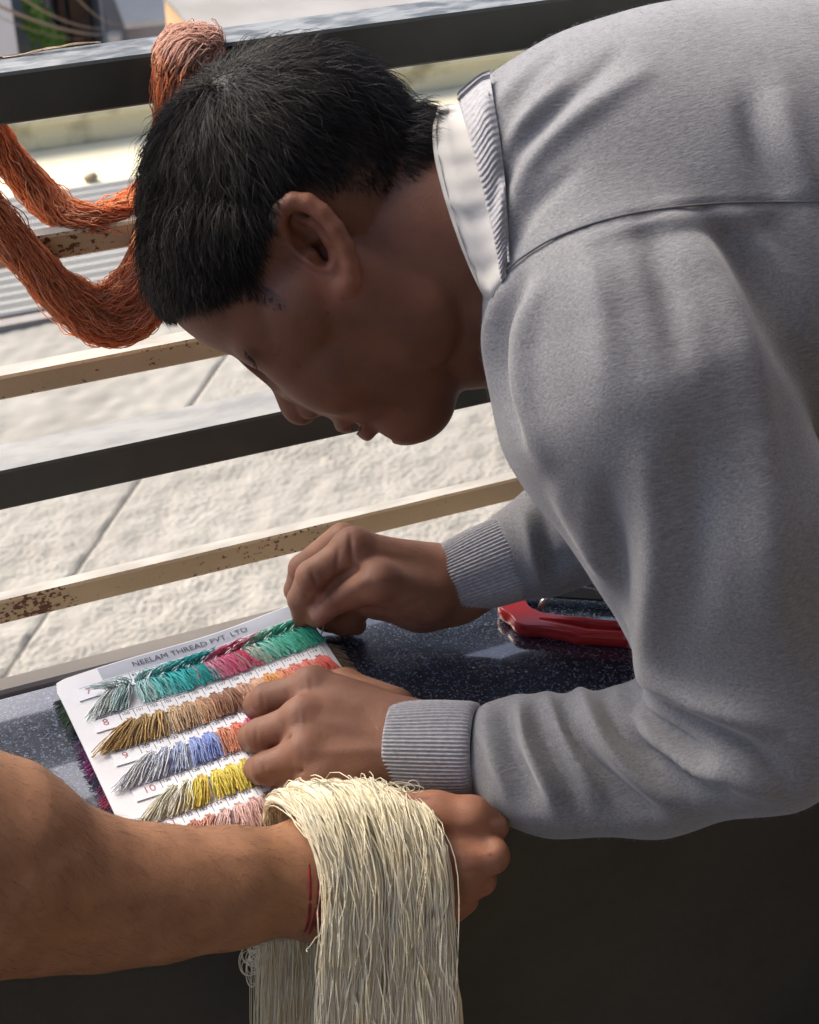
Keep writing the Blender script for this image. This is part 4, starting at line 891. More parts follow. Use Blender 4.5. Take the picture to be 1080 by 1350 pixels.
def cardslab(name, a0, a1, b0, b1, z0, z1, m, na=24, nb=24, rnd=0.0, parent=None):
    A, B = np.meshgrid(np.linspace(a0, a1, na), np.linspace(b0, b1, nb), indexing='ij')
    if rnd > 0:                                  # rounded corners: pull the corner points in
        ca, cb = (a0 + a1) / 2, (b0 + b1) / 2; ha, hb = (a1 - a0) / 2, (b1 - b0) / 2
        dx = np.clip(np.abs(A - ca) - (ha - rnd), 0, None); dy = np.clip(np.abs(B - cb) - (hb - rnd), 0, None); l = np.hypot(dx, dy) + 1e-9; mx_ = np.maximum(dx, dy)
        A = A + np.sign(A - ca) * (dx * mx_ / l - dx); B = B + np.sign(B - cb) * (dy * mx_ / l - dy)
    top = cpt(A, B, z1); bot = cpt(A, B, z0); idx = np.arange(A.size).reshape(A.shape); o = A.size
    Ft = np.stack([idx[:-1, :-1], idx[:-1, 1:], idx[1:, 1:], idx[1:, :-1]], -1).reshape(-1, 4)
    Fb = Ft[:, ::-1] + o
    ed = np.concatenate([idx[:, 0], idx[-1, 1:], idx[-2::-1, -1], idx[0, -2:0:-1]]); nx = np.roll(ed, -1)
    Fe = np.stack([ed, ed + o, nx + o, nx], 1)[:, ::-1]
    Ft = Ft[:, ::-1]; Fb = Fb[:, ::-1]; Fe = Fe[:, ::-1]
    return obj(name, np.concatenate([top.reshape(-1, 3), bot.reshape(-1, 3)]), np.concatenate([Ft, Fb, Fe]), m, parent or card, smooth=False)
cardslab('card_board', 0, CWID, 0, CLEN, -0.0018, 0.0, M_card, rnd=0.006)
cardslab('header_margin', 0.030, CWID - 0.003, 0.0015, 0.0145, 0.0002, 0.0006, M_film)
# glyphs
def glyph_mesh(txt):
    cu = bpy.data.curves.new('t', 'FONT'); cu.body = txt; cu.size = 1.0; cu.resolution_u = 2
    o = bpy.data.objects.new('t', cu); col.objects.link(o); dg = bpy.context.evaluated_depsgraph_get(); me = o.evaluated_get(dg).to_mesh()
    V = np.array([v.co[:] for v in me.vertices]); T = [list(p.vertices) for p in me.polygons]
    o.evaluated_get(dg).to_mesh_clear(); bpy.data.objects.remove(o); bpy.data.curves.remove(cu)
    tris = []
    for p in T:
        for k in range(1, len(p) - 1): tris.append([p[0], p[k], p[k + 1]])
    return V, np.array(tris)
GL = {}
def put_text(items, name, m, parent):
    """items: (text, a, b, height) laid on the card; joined as one flat print"""
    VV = []; FF = []; n = 0
    for txt, a, b, hgt in items:
        if txt not in GL: GL[txt] = glyph_mesh(txt)
        V, T = GL[txt]; VV.append(np.stack([a + V[:, 0] * hgt, b - V[:, 1] * hgt], 1)); FF.append(T + n); n += len(V)
    AB = np.concatenate(VV); F3 = np.concatenate(FF)
    return obj(name, cpt(AB[:, 0], AB[:, 1], 0.00115), F3[:, ::-1] if False else F3, m, parent, smooth=False)
put_text([('NEELAM THREAD PVT. LTD', 0.052, 0.0105, 0.0068)], 'printed_heading', M_ink, card)
def lerp(c, n):
    xs_ = np.array([q[0] for q in c]); cs = np.array([q[1] for q in c]); t = np.linspace(0, 1, n); return np.stack([np.interp(t, xs_, cs[:, k]) for k in range(3)], 1)
TEALP, TEAL, DTEAL = (0.45, 0.72, 0.66), (0.02, 0.42, 0.42), (0.01, 0.30, 0.30); PINKP, CRIM = (0.75, 0.30, 0.38), (0.55, 0.02, 0.09); MINT, EMER = (0.32, 0.68, 0.52), (0.02, 0.40, 0.25)
rows = [
 (['7'], 84, [(0, (0.55, 0.68, 0.60)), (.12, TEALP), (.25, (0.06, 0.52, 0.52)), (.38, TEAL), (.44, DTEAL), (.46, PINKP), (.58, (0.68, 0.10, 0.20)), (.70, CRIM), (.72, MINT), (.84, (0.12, 0.55, 0.40)), (1, EMER)], 1.0),
 (['8'], 100, [(0, (0.42, 0.27, 0.08)), (.18, (0.46, 0.30, 0.10)), (.22, (0.52, 0.37, 0.22)), (.36, (0.45, 0.26, 0.14)), (.42, (0.28, 0.12, 0.06)), (.55, (0.20, 0.08, 0.04)), (.58, (0.62, 0.36, 0.25)), (.66, (0.66, 0.38, 0.24)), (.70, (0.70, 0.30, 0.06)), (.76, (0.66, 0.22, 0.04)), (.80, (0.66, 0.20, 0.14)), (1, (0.52, 0.08, 0.06))], 0.35),
 (['9'], 120, [(0, (0.60, 0.63, 0.68)), (.10, (0.50, 0.55, 0.70)), (.20, (0.26, 0.34, 0.66)), (.30, (0.18, 0.26, 0.60)), (.32, (0.62, 0.28, 0.15)), (.44, (0.52, 0.12, 0.06)), (.46, (0.70, 0.16, 0.26)), (.60, (0.66, 0.05, 0.16)), (.64, (0.62, 0.02, 0.03)), (.75, (0.55, 0.02, 0.05)), (1, (0.4, 0.02, 0.10))], 0.2),
 (['10'], 136, [(0, (0.62, 0.56, 0.42)), (.08, (0.66, 0.60, 0.46)), (.14, (0.62, 0.44, 0.05)), (.42, (0.66, 0.50, 0.06)), (.48, (0.68, 0.46, 0.16)), (.54, (0.62, 0.40, 0.18)), (.58, (0.45, 0.28, 0.48)), (.70, (0.30, 0.14, 0.36)), (1, (0.22, 0.08, 0.28))], 0.2),
 (['11'], 152, [(0, (0.60, 0.24, 0.16)), (.08, (0.58, 0.26, 0.18)), (.14, (0.60, 0.38, 0.33)), (.34, (0.50, 0.29, 0.25)), (.40, (0.24, 0.11, 0.08)), (.52, (0.18, 0.08, 0.06)), (.56, (0.50, 0.36, 0.28)), (.62, (0.45, 0.33, 0.24)), (.66, (0.22, 0.32, 0.03)), (.72, (0.10, 0.18, 0.02)), (.78, (0.15, 0.08, 0.03)), (1, (0.4, 0.25, 0.12))], 0.2),
 (['12'], 168, [(0, (0.30, 0.12, 0.10)), (.5, (0.35, 0.2, 0.15)), (1, (0.2, 0.1, 0.1))], 0.2)]
M_thread = mat('cotton_thread', (1, 1, 1), 0.8, (0.8, 0.8, 0.8), 400, 2, attr='Col', transl=0.12, sheen=0.3)
A0, PITCHC, NC = 0.030, 0.00945, 16
rt = np.random.default_rng(33)
for ri, (nm, first, cols, wild) in enumerate(rows):
    b0 = 0.0150 + 0.0335 * ri; shift = 0.0 if ri == 0 else -0.001 + 0.002 * ri
    aS = 0.010 + shift; aE = CWID - 0.004
    strip = cardslab('label_strip', aS, aE, b0, b0 + 0.0125, 0.0004, 0.0010, M_strip, 30, 3)
    mb = MB(); ncell = int((aE - aS - 0.018) / PITCHC)
    VV = []; FF = []; n = 0
    def bar(a0, a1, b0_, b1_):
        global n_
        A = np.array([[a0, b0_], [a1, b0_], [a1, b1_], [a0, b1_]]); mb.add(cpt(A[:, 0], A[:, 1], 0.00112), [[0, 1, 2, 3]])
    for k in range(ncell + 1):
        x = aS + 0.018 + k * PITCHC; bar(x, x + 0.00035, b0 + 0.001, b0 + 0.0085)
    for k in range(30): bar(aS + 0.003 + (aE - aS - 0.006) * k / 30, aS + 0.003 + (aE - aS - 0.006) * (k + 1) / 30, b0 + 0.0008, b0 + 0.0011)
    mb.build('cell_line', M_ink, strip)
    put_text([(nm[0], aS + 0.006, b0 + 0.0085, 0.0085)], 'row_number', M_inkr, strip)
    put_text([(str(first + k), aS + 0.0195 + k * PITCHC, b0 + 0.0045, 0.0036) for k in range(ncell)], 'shade_number', M_ink, strip)
    cc = lerp(cols, ncell)
    for k in range(ncell):
        ac = aS + 0.018 + (k + 0.5) * PITCHC; c = cc[k]; fa = (k + 0.5) / ncell
        # the loop that comes up through the punched hole
        ths = np.linspace(0, np.pi, 7); lo_ = []
        for j in range(7):
            w_ = 0.0018 * (1 - 0.15 * abs(j - 3)); off = (j - 3) * 0.0005
            lo_.append(cpt(ac + off + 0 * ths, b0 + 0.0092 + 0.0045 * (1 - np.cos(ths)) / 2 - 0.0008 * abs(j - 3) / 3, 0.0011 + 0.0016 * np.sin(ths)))
        # the cut ends fanned out below
        ns = 64 if ri < 5 else 20
        r1 = rt.random((ns, 6)); fan = (r1[:, 0] - 0.5); lean = -0.45 + 0.9 * fa
        if wild > 0.9: lean = [-0.9, 0.9][int(fa > 0.1)] * (0.6 + 0.4 * fa)
        L = (0.0185 if ri else 0.0175) * (0.85 + 0.3 * r1[:, 1])
        u = np.linspace(0, 1, 6)[None]
        spread = PITCHC * (1.35 * fan)[:, None]
        endl = 0.021 * max(0, 1 - k / 3.2) if ri else 0.017 * max(0, 1 - k / 3.2)
        aa = ac - endl * (0.4 + 0.9 * r1[:, 2:3]) * u ** 1.2 + spread * (0.55 + 0.45 * u) + (lean * 0.006 + 0.006 * wild * (r1[:, 2] - 0.3))[:, None] * u ** 1.6 + 0.0007 * np.sin(u * 7 + 6 * r1[:, 3:4])
        up = (wild > 0.9) * 0.62 * (r1[:, 4] > 0.70)
        bb = b0 + 0.0118 + L[:, None] * u * 1.12 * (up[:, None] == 0) + (up[:, None] > 0) * (0.004 * u - (0.0055 + 0.004 * r1[:, 3:4]) * u ** 2)
        if wild > 0.9: aa = aa + (0.012 * up * (0.4 + r1[:, 5]))[:, None] * u
        zz2 = 0.0008 + (0.0012 + 0.0052 * r1[:, 5:6]) * np.sin(np.pi * np.clip(u * 0.75 + 0.12, 0, 1)) + up[:, None] * 0.010 * u * (1 - 0.4 * u)
        V1, F1 = tubes(cpt(aa, bb, zz2), 0.00036, 3); V2, F2 = tubes(np.array(lo_), 0.00034, 3)
        Vt = np.concatenate([V1, V2]); Ft = np.concatenate([F1, F2 + len(V1)])
        shade = np.repeat((1.2 + 0.6 * rt.random(ns))[:, None], 18, 1).ravel(); shade = np.concatenate([shade, np.full(len(V2), 0.95)])
        mixw = np.repeat(rt.random(ns) < 0.12, 18); C = c[None] * shade[:, None]
        nb_ = cc[min(k + 1, ncell - 1)]; C[:len(mixw)][mixw] = nb_ * 1.0
        obj('thread_tuft', Vt, Ft, M_thread, card, colr=np.clip(C ** np.array([1.0, 1.0, 1.0]), 0, 0.9))
# second card below, its tassels showing along the left edge
under = empty('thread_shade_card', tuple(cpt(CWID / 2, 0.1, -0.0085)), 'lower shade card whose green, purple and magenta tassels stick out under the white one', 'shade card')
cardslab('card_board', 0.004, CWID - 0.004, 0.004, CLEN - 0.004, -0.0072, -0.0054, M_card, parent=under)
for b_, c in ((0.018, (0.02, 0.05, 0.02)), (0.028, (0.06, 0.14, 0.05)), (0.038, (0.03, 0.06, 0.03)), (0.062, (0.10, 0.02, 0.12)), (0.073, (0.20, 0.03, 0.20)), (0.083, (0.34, 0.02, 0.20)), (0.094, (0.03, 0.02, 0.08)), (0.105, (0.22, 0.02, 0.12)), (0.116, (0.45, 0.02, 0.10)), (0.126, (0.10, 0.01, 0.05)), (0.150, (0.5, 0.25, 0.02)), (0.160, (0.4, 0.3, 0.05))):
    r1 = rt.random((40, 5)); u = np.linspace(0, 1, 6)[None]
    aa = 0.006 - (0.006 + 0.006 * r1[:, 1:2]) * u; bb = b_ + 0.011 * (r1[:, 0:1] - 0.5) * (0.5 + u) + 0.006 * u * (r1[:, 3:4]); z_ = -0.0050 + 0.003 * np.sin(u * 3) * r1[:, 2:3] - 0.0015 * u * r1[:, 4:5]
    V1, F1 = tubes(cpt(aa, bb, z_), 0.00032, 3); obj('thread_tuft', V1, F1, M_thread, under, colr=np.clip(np.array(c)[None] * np.repeat(0.5 + rt.random(40), 18)[:, None], 0, 0.8))
# frayed beige ends at the right edge
for b_, c in ((0.052, (0.5, 0.36, 0.22)), (0.066, (0.46, 0.34, 0.2)), (0.082, (0.4, 0.3, 0.2))):
    r1 = rt.random((60, 5)); u = np.linspace(0, 1, 6)[None]
    aa = CWID - 0.006 + (0.008 + 0.010 * r1[:, 1:2]) * u; bb = b_ + 0.018 * (r1[:, 0:1] - 0.5) + 0.008 * u * r1[:, 3:4]; z_ = -0.0048 + 0.004 * np.sin(u * 3) * r1[:, 2:3] - 0.002 * u
    V1, F1 = tubes(cpt(aa, bb, z_), 0.0003, 3); obj('thread_tuft', V1, F1, M_thread, under, colr=np.clip(np.array(c)[None] * np.repeat(0.6 + 0.6 * rt.random(60), 18)[:, None], 0, 0.8))
# pinched thread in the right hand
M_cream_t = mat('cream_thread', (0.70, 0.62, 0.46), 0.8)
pl = smooth_poly([zz_(404, 812, 0.922), zz_(412, 824, 0.916), zz_(422, 838, 0.9135), zz_(427, 822, 0.918), zz_(424, 812, 0.924)], 24)
V, F = tubes(pl[None], 0.0005, 5); tag(obj('loose_thread', V, F, M_cream_t), 'short cream thread pinched between finger and thumb above the card', 'thread')

# ------------------------------------------------------------------ hacksaw
M_red = mat('red_enamel', (0.36, 0.012, 0.014), 0.30, (0.44, 0.02, 0.02), 30, 4, coat=0.4); M_steel = mat('steel_pin', (0.55, 0.55, 0.53), 0.3, metal=0.9); M_blade = mat('black_blade', (0.010, 0.010, 0.011), 0.8, spec=0.15)
saw = empty('hacksaw', tuple(Q(740, 820, LEDGE)), 'small red hacksaw with black toothed blade lying on the granite', 'saw')
pa, pb = Q(672, 818, LEDGE + 0.006), Q(905, 838, LEDGE + 0.006)
sx = pb - pa; SL = np.linalg.norm(sx); sx /= SL; sy = np.cross([0, 0, 1.0], sx)                         # sy: away from the viewer
f = Field((-0.03, -0.03, -0.010), (SL + 0.03, 0.07, 0.014), 0.0009)
def sawp(x, y, z): return np.array([x, y, z])
f.chain([(0.012, -0.001, 0), (0.05, -0.0045, 0), (SL, -0.0035, 0)], [0.0085, 0.0095, 0.0095], 0.004)
f.chain([(0.012, 0.000, 0), (0.001, 0.012, 0), (0.004, 0.028, 0)], [0.0095, 0.009, 0.0065], 0.006)
f.chain([(0.022, -0.002, 0.0075), (0.055, -0.0045, 0.0080), (SL - 0.018, -0.004, 0.0080)], [0.0030, 0.0050, 0.0050], 0.002, sub=True)
V, F = f.mesh(); V = lap(V, F, 1); V[:, 2] = np.clip(V[:, 2], -0.0059, 0.0052 + 0.0012 * 0)
def sw(V): return pa + V[:, 0:1] * sx + V[:, 1:2] * sy + V[:, 2:3] * np.array([0, 0, 1.0])
obj('frame', sw(V), F, M_red, saw)
th = np.arange(14) * 2 * np.pi / 14
rings = [np.stack([0.020 + z * 0.35 + r * np.cos(th), 0.016 + z * 0.2 + r * np.sin(th), np.full(14, z)], 1) for r, z in ((0.0004, -0.004), (0.0022, -0.004), (0.0022, 0.007), (0.0018, 0.0078), (0.0003, 0.0080))]
V, F = loft(rings); obj('pin', sw(V), F, M_steel, saw)
nt_ = 90; xs_ = np.linspace(0.002, SL, nt_ * 2); zig = np.where(np.arange(nt_ * 2) % 2 == 0, 0.0, 0.0011)
lo_ = np.stack([xs_, 0.0285 - zig + 0.003 * xs_ / SL, np.full_like(xs_, 0.002)], 1); hi_ = np.stack([xs_, 0.0395 + 0.003 * xs_ / SL + 0 * xs_, np.full_like(xs_, 0.002)], 1)
rings = [lo_, hi_, hi_ - [0, 0, 0.0016], lo_ - [0, 0, 0.0016], lo_]
V, F = loft(np.array(rings), closed=False); obj('blade', sw(V), F, M_blade, saw, smooth=False)

# ------------------------------------------------------------------ second person's arm with a cream skein
PX = lambda x, y, d: P(x, y, d)
f = Field(np.minimum.reduce([PX(-600, 600, 0.56), PX(700, 1250, 0.92), PX(-60, 1400, 0.8), PX(700, 1000, 0.95)]) - 0.04, np.maximum.reduce([PX(-600, 600, 0.56), PX(700, 1250, 0.92), PX(-60, 1400, 0.8), PX(700, 1000, 0.95), PX(-60, 950, 0.8)]) + 0.04, 0.0016)
chainp(f, [(-560, 780, 0.66, 165), (-420, 900, 0.70, 160), (-110, 1135, 0.785, 165), (-10, 1145, 0.800, 140), (60, 1168, 0.815, 106), (130, 1178, 0.830, 95), (210, 1178, 0.845, 84), (300, 1170, 0.860, 75), (390, 1160, 0.878, 66), (430, 1155, 0.885, 64)], 0.012)
f.ell(P(500, 1140, 0.890), (0.036, 0.036, 0.017), 0.02, axes=[CR, CU, CF])
chainp(f, [(430, 1120, 0.882, 50), (560, 1095, 0.884, 36)], 0.016); chainp(f, [(430, 1190, 0.890, 48), (560, 1180, 0.892, 42)], 0.016)
chainp(f, [(500, 1090, 0.884, 40), (575, 1074, 0.882, 28), (622, 1076, 0.880, 25), (655, 1090, 0.886, 17)], 0.006, 0.014)        # thumb
chainp(f, [(545, 1130, 0.880, 34), (612, 1135, 0.872, 30), (648, 1128, 0.872, 23), (640, 1112, 0.892, 19), (600, 1112, 0.902, 18)], 0.004, 0.014)
chainp(f, [(550, 1160, 0.886, 32), (612, 1166, 0.880, 25), (634, 1160, 0.884, 20), (615, 1150, 0.902, 17)], 0.003, 0.012)
chainp(f, [(548, 1180, 0.892, 30), (596, 1192, 0.890, 22), (612, 1186, 0.894, 18), (590, 1178, 0.908, 16)], 0.003, 0.012)
chainp(f, [(540, 1195, 0.898, 26), (580, 1205, 0.900, 20), (595, 1203, 0.906, 16)], 0.003, 0.010)
f.cone(P(584, 1103, 0.862), P(640, 1105, 0.864), 0.0062, 0.0064, 0.003, sub=True)
V, F = f.mesh(); V = lap(V, F, 3)
V = sculpt(V, F, [([(640, 1080), (662, 1090)], 0.4, 8), ([(610, 1150), (648, 1150)], -1.2, 4), ([(590, 1178), (625, 1182)], -1.0, 4), ([(560, 1110), (590, 1150), (600, 1200)], -0.8, 12), ([(0, 1180), (120, 1190), (260, 1190)], 1.0, 25), ([(250, 1130), (390, 1120)], 0.8, 14), ([(120, 1100), (60, 1130), (10, 1180)], -1.6, 18)])
SK2 = np.array([0.33, 0.165, 0.085])
px_, py_, _ = pix(V); wrist = np.clip((px_ - 380) / 120, 0, 1)[:, None]
C = SK2 * (1 - wrist) + np.array([0.345, 0.158, 0.092]) * wrist
nl = np.exp(-(((px_ - 655) / 9) ** 2 + ((py_ - 1084) / 6) ** 2) ** 2); C = C * (1 - 0.5 * nl[:, None]) + np.array([0.55, 0.34, 0.28]) * nl[:, None] * 0.5
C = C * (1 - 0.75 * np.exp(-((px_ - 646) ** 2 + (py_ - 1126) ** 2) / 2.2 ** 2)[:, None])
M_skin2 = skin_mat('light_brown_skin', 0.52, 0.12)
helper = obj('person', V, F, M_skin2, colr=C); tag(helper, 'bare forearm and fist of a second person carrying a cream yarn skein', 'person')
# fine arm hair
N2 = vnormals(V, F); sel = np.where((px_ > -20) & (px_ < 400) & (((CAM - V) * N2).sum(1) > -0.1))[0]; sel = rt.choice(sel, 1500)
dirv = CR * 0.9 - CU * (0.5 + 0.4 * rt.random((len(sel), 1))) + 0.35 * rt.normal(size=(len(sel), 3)); dirv -= N2[sel] * (dirv * N2[sel]).sum(1, keepdims=True); dirv /= np.linalg.norm(dirv, axis=1, keepdims=True)
ll = (0.004 + 0.006 * rt.random(len(sel)))[:, None]
V1, F1 = tubes(np.stack([V[sel], V[sel] + ll * (0.5 * dirv + 0.16 * N2[sel]), V[sel] + ll * (dirv + 0.18 * N2[sel])], 1), 0.000045, 3, [1, .8, .2])
M_ahair = mat('arm_hair', (0.05, 0.03, 0.02), 0.6); tag(obj('arm_hair', V1, F1, M_ahair, helper), kind='stuff')
# rest of that person, mostly out of view: blue shirt sleeve, torso, legs
M_blue = mat('blue_shirt', (0.05, 0.16, 0.40), 0.85, (0.07, 0.20, 0.46), 200, 3)
sh_ = P(-420, 900, 0.70)
f = Field((-1.05, -0.45, 0.78), (0.12, 0.75, 1.62), 0.008)
tor = np.array([-0.62, 0.18, 1.25])
f.ell(tor, (0.19, 0.13, 0.30)); f.chain([tor + [0.12, 0.05, 0.20], sh_ + np.array([-0.06, -0.03, 0.08]), sh_], [0.09, 0.075, 0.070], 0.05); f.chain([tor + [-0.15, 0.0, 0.20], tor + [-0.24, 0.02, -0.05], tor + [-0.22, 0.1, -0.28]], [0.085, 0.065, 0.05], 0.05)
V, F = f.mesh(); V = lap(V, F, 2); obj('shirt', V, F, M_blue, helper)
f = Field((-0.95, -0.1, -0.02), (-0.3, 0.45, 1.1), 0.009)
for dx in (-0.1, 0.1): f.chain([tor + [dx * 0.8, 0, -0.25], np.array([tor[0] + dx, 0.2, 0.5]), np.array([tor[0] + dx, 0.17, 0.06])], [0.11, 0.075, 0.055], 0.04)
V, F = f.mesh(); obj('trousers', V, F, M_trou, helper)
f = Field((-0.95, -0.2, 1.45), (-0.3, 0.5, 2.0), 0.006)
f.ell(tor + [0.0, 0.03, 0.50], (0.075, 0.095, 0.12)); f.cone(tor + [0, 0, 0.25], tor + [0, 0.02, 0.42], 0.055, 0.05, 0.03); f.ball(tor + [0.0, 0.125, 0.48], 0.012, 0.01)
V, F = f.mesh(); Ch = np.tile(SK2 * 0.7, (len(V), 1)); Ch[(V[:, 2] > tor[2] + 0.53) | (V[:, 1] < tor[1] - 0.02)] = 0.01; obj('head', V, F, M_skin2, helper, colr=Ch)
b = MB(); 
M_red2 = mat('red_thread_bracelet', (0.30, 0.012, 0.018), 0.7, (0.10, 0.008, 0.012), 120, 3)
wc = P(398, 1160, 0.8785); ax = P(470, 1158, 0.89) - P(390, 1160, 0.878); ax /= np.linalg.norm(ax); e1 = np.cross(ax, CF); e1 /= np.linalg.norm(e1); e2 = np.cross(ax, e1)
th = np.arange(64) * 2 * np.pi / 64; lines = []
for k in range(7):
    rr_ = 0.0300 + 0.0006 * math.sin(k * 2); c = wc + ax * (k - 3) * 0.0017
    L = c + rr_ * (np.cos(th)[:, None] * e1 + np.sin(th)[:, None] * e2) + ax * (0.001 * np.sin(th * 3 + k))[:, None]; lines.append(np.concatenate([L, L[:2]]))
V, F = tubes(np.array(lines), 0.0011, 6); tag(obj('thread_bracelet', V, F, M_red2), 'red thread bracelet round the wrist under the cream skein', 'bracelet')

# ------------------------------------------------------------------ cream skein over the forearm
def wavy(base, n, seed, amp, wl):
    r = np.random.default_rng(seed); N, Mn, _ = base.shape; u = np.arange(Mn)[None, :, None]
    out = base.copy()
    for k in range(3):
        ph = r.random((N, 1, 3)) * 6.28; fq = (2 * np.pi / wl) * (0.6 + 0.9 * r.random((N, 1, 3))) * (k + 1) * 0.7
        out += amp / (k + 1) * np.sin(u * fq + ph) * r.random((N, 1, 1)) * 1.4
    return out
M_yarn = mat('cream_cotton_yarn', (0.90, 0.80, 0.54), 0.8, (0.94, 0.87, 0.66), 60, 3, transl=0.2, sheen=0.4)
r5 = np.random.default_rng(51); strands = []
# each strand: back tail below -> up behind -> over the wrist/hand -> hangs in front; guided in the view
def yarn_path(s, v, r):
    """s 0..1 across the skein along the arm, v 0..1 layer, outermost at 1"""
    xt = 352 + 196 * s + r.normal(0, 4)                   # where it crosses the top of wrist and hand
    yt = 1068 - 30 * math.sin(math.pi * (0.12 + 0.80 * s)) + r.normal(0, 4) - 5 * v
    xf = 430 + 164 * s + r.normal(0, 4); xb = 338 + 235 * s + r.normal(0, 5)
    d = 0.843 - 0.008 * v + 0.012 * s
    return [P(xb, 1580, 0.958 + 0.02 * s), P(xb, 1400, 0.952 + 0.02 * s), P(xb + 4, 1250, 0.946 + 0.02 * s), P(xt - 4, 1150, 0.938 + 0.02 * s), P(xt - 2, yt + 26, 0.922 + 0.02 * s), P(xt + 2, yt + 2, 0.897 + 0.02 * s), P(xt + 8 + 12 * (1 - s), yt + 4, 0.872 + 0.02 * s),
            P(xt + (xf - xt) * 0.55 + 6, yt + 32, d + 0.010), P(xf - 1, 1152 + r.normal(0, 5), d), P(xf + 4 * (s - .4) + r.normal(0, 4), 1245, d + 0.001), P(xf + 14 * (s - .5) + r.normal(0, 4), 1345, d + 0.004), P(xf + 10 * (s - .5), 1470, d + 0.006), P(xf, 1600 + r.normal(0, 15), d + 0.010)]
for i in range(1700):
    g = r5.random(); s = g
    # clumps: yarn gathers into hanks with a thin gap
    hank = np.array([0.06, 0.2, 0.34, 0.62, 0.78, 0.93]); h_ = hank[np.argmin(np.abs(hank - s))]; s = s + (h_ - s) * 0.45 * r5.random()
    if 0.42 < s < 0.54 and r5.random() < 0.72: continue
    strands.append(smooth_poly(yarn_path(s, r5.random(), r5), 44))
base = np.array(strands); kink = r5.random(len(base)) < 0.17; base = np.where(kink[:, None, None], wavy(base, 0, 6, 0.0030, 9) - CF * 0.0015, wavy(base, 0, 5, 0.00075, 15))
core = np.array([smooth_poly([q + (CF * 0.010 if k_ < 4 else 0) for k_, q in enumerate(yarn_path(0.07 + 0.88 * r5.random(), 0.1, r5))], 44) for _ in range(190)])
V3, F3 = tubes(core, 0.0021, 6)
V1, F1 = tubes(base, 0.00026 + 0.00014 * r5.random(len(base)), 3)
# stray loops and crimped ends
stray = []
for i in range(10):
    x = 425 + 168 * r5.random(); y = 1070 + 280 * r5.random() ** 0.8; d = 0.832 + 0.026 * (x - 420) / 172; p = [P(x, y, d)]; a = r5.random() * 6.28
    for k in range(6):
        a += r5.normal(0, 0.6); x += 8 * math.cos(a) + 1; y += 7 * math.sin(a) + 9; x = min(x, 604 + 4 * r5.random()); p.append(P(x, y, d - 0.002 * r5.random()))
    stray.append(smooth_poly(p, 30)[:22] if False else smooth_poly(p, 22))
for i in range(34):                                      # loops standing up along the crest and sides
    if i < 16: x = 395 + 150 * r5.random(); y = 1052 - 12 * math.sin((x - 395) / 150 * 3.14) + r5.normal(0, 4); dy = -1
    else: x = 338 + 6 * r5.random(); y = 1232 + 55 * r5.random(); dy = 0
    w_ = 8 + 16 * r5.random(); hh = 8 + 12 * r5.random(); d = 0.872
    t_ = np.linspace(0, 2 * np.pi * 0.9, 22); X_ = x + (w_ * np.sin(t_) if dy else -hh * (1 - np.cos(t_)) / 2 * 1.2); Y_ = y + (-hh * (1 - np.cos(t_)) / 2 if dy else w_ * np.sin(t_))
    stray.append(np.array([P(a_, b_, d) for a_, b_ in zip(X_, Y_)]))
V2, F2 = tubes(np.array(stray), 0.00028, 3)
sk = tag(obj('yarn_skein', np.concatenate([V1, V2, V3]), np.concatenate([F1, F2 + len(V1), F3 + len(V1) + len(V2)]), M_yarn), 'cream cotton yarn skein hanging over the bare wrist', 'yarn')

# ------------------------------------------------------------------ orange skein on the railing
M_orange = mat('orange_cotton_yarn', (1, 1, 1), 0.8, (0.95, 0.93, 0.92), 45, 4, attr='Col', transl=0.72, sheen=0.3)
def rope(path, n, rad, seed, samples=70, twist=2.0, amp=0.0016, flat=1.0):
    r = np.random.default_rng(seed); c = smooth_poly(path, samples)
    T = np.gradient(c, axis=0); T /= np.linalg.norm(T, axis=1, keepdims=True); A = np.cross(T, [0.2, 1.0, 0.1]); A /= np.linalg.norm(A, axis=1, keepdims=True); B = np.cross(T, A)
    rho = (0.80 + 0.22 * r.random(n)) * rad * np.where(r.random(n) < 0.06, 1.25, 1.0); ph = r.random(n) * 6.28; u = np.linspace(0, 1, samples)
    sw_ = 1 + 0.18 * np.sin(u * 17 + 1)
    an = ph[:, None] + twist * u[None] * 2
    b = c[None] + (rho[:, None] * sw_[None] * np.cos(an))[..., None] * A[None] * flat + (rho[:, None] * sw_[None] * np.sin(an))[..., None] * B[None]
    CORES.append((c, rad * 0.80 * sw_)); return wavy(b, 0, seed + 1, amp, 9)
yr = RAILY; CORES = []
D = lambda x, y, dY: QY(x, y, RAILY + dY)
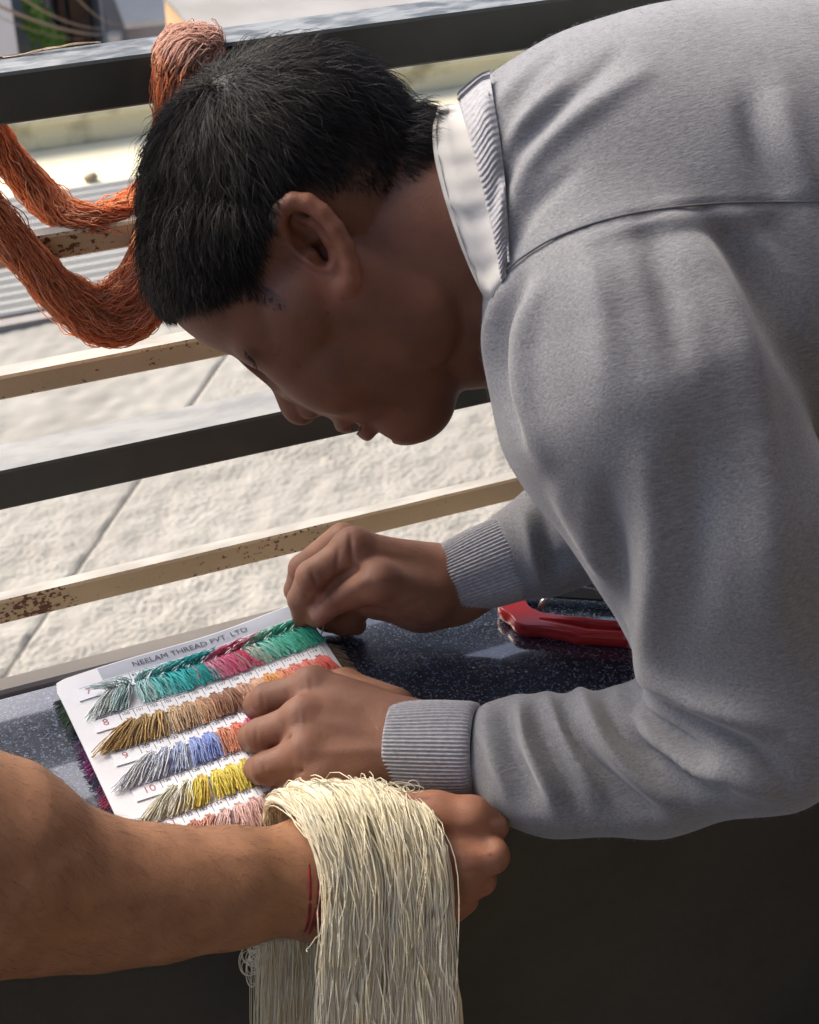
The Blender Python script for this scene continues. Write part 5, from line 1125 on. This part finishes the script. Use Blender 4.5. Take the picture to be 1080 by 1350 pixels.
ropes = [
 rope([D(-130, 70, 0.0), D(-60, 110, 0.045), D(-10, 170, 0.05), D(28, 225, 0.045), D(75, 272, 0.03), D(118, 286, 0.012), D(150, 282, 0.016), D(190, 265, 0.03), D(235, 215, 0.04), D(262, 150, 0.045)], 170, 0.0085, 61),
 rope([D(-140, 120, 0.0), D(-70, 160, 0.04), D(0, 205, 0.05), D(40, 250, 0.04), D(80, 285, 0.02), D(112, 296, 0.008), D(150, 292, 0.012), D(200, 272, 0.03), D(250, 180, 0.045)], 160, 0.0080, 63),
 rope([D(-160, 180, -0.012), D(-60, 250, -0.014), D(0, 300, -0.014), D(40, 345, -0.014), D(85, 395, -0.014), D(135, 425, -0.013), D(178, 415, -0.013), D(205, 375, -0.013), D(228, 300, -0.013), D(240, 200, -0.013), D(243, 120, -0.014), D(246, 84, -0.010), D(250, 66, 0.008), D(252, 62, 0.024), D(256, 90, 0.043)], 300, 0.0125, 65, 110),
 rope([D(-150, 190, -0.010), D(-30, 272, -0.012), D(30, 330, -0.012), D(80, 376, -0.012), D(130, 402, -0.011), D(170, 380, -0.011), D(196, 330, -0.011), D(216, 250, -0.011), D(228, 150, -0.012), D(232, 90, -0.009), D(238, 64, 0.010), D(244, 60, 0.026), D(250, 90, 0.044)], 250, 0.0110, 67, 110),
 rope([D(268, 130, -0.010), D(268, 84, -0.010), D(268, 62, 0.004), D(268, 54, 0.018), D(270, 84, 0.042), D(262, 150, 0.045)], 150, 0.0105, 69, 40)]
VV = []; FF = []; CC = []; n = 0; r6 = np.random.default_rng(9)
for q in ropes:
    v, ff = tubes(q, 0.00040, 3); VV.append(v); FF.append(ff + n); n += len(v)
    tone = np.array([0.98, 0.52, 0.28])[None] * (0.85 + 0.25 * r6.random(len(q)))[:, None]; pale = r6.random(len(q)) < 0.22; tone[pale] = np.array([0.97, 0.66, 0.44]); CC.append(np.repeat(np.clip(tone, 0, .97), q.shape[1] * 3, 0))
for c_, r_ in CORES:
    v, ff = tubes(c_[None], 1.0, 14, r_); VV.append(v); FF.append(ff + n); n += len(v); CC.append(np.tile([0.96, 0.44, 0.20], (len(v), 1)))
V = np.concatenate(VV); C = np.concatenate(CC)
top = np.clip((V[:, 2] - 1.285) / 0.012, 0, 1)[:, None]; C = C * (1 - top) + np.array([0.84, 0.62, 0.52]) * top * (0.8 + 0.3 * r6.random((len(V), 1)))   # paler where it lies over the rail
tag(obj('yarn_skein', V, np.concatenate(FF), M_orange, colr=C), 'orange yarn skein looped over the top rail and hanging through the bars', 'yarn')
# frayed thread lying on the top rail
M_tan_t = mat('tan_thread', (0.52, 0.38, 0.24), 0.85); zt = 1.2945
pl = [smooth_poly([QY(x + r6.normal(0, 1.5), y + r6.normal(0, 1.2), RAILY + 0.024 + 0.003 * r6.random()) for x, y in ((-60, 95), (-20, 86), (20, 78), (45, 68), (62, 62), (80, 57), (100, 53), (130, 53))], 40) for _ in range(5)]
V, F = tubes(np.array(pl), 0.0007, 4); V[:, 2] = np.maximum(V[:, 2] * 0.35 + (1.2942) * 0.65, 1.2936)
tag(obj('loose_thread', V, F, M_tan_t), 'frayed tan thread lying along the top rail', 'thread')
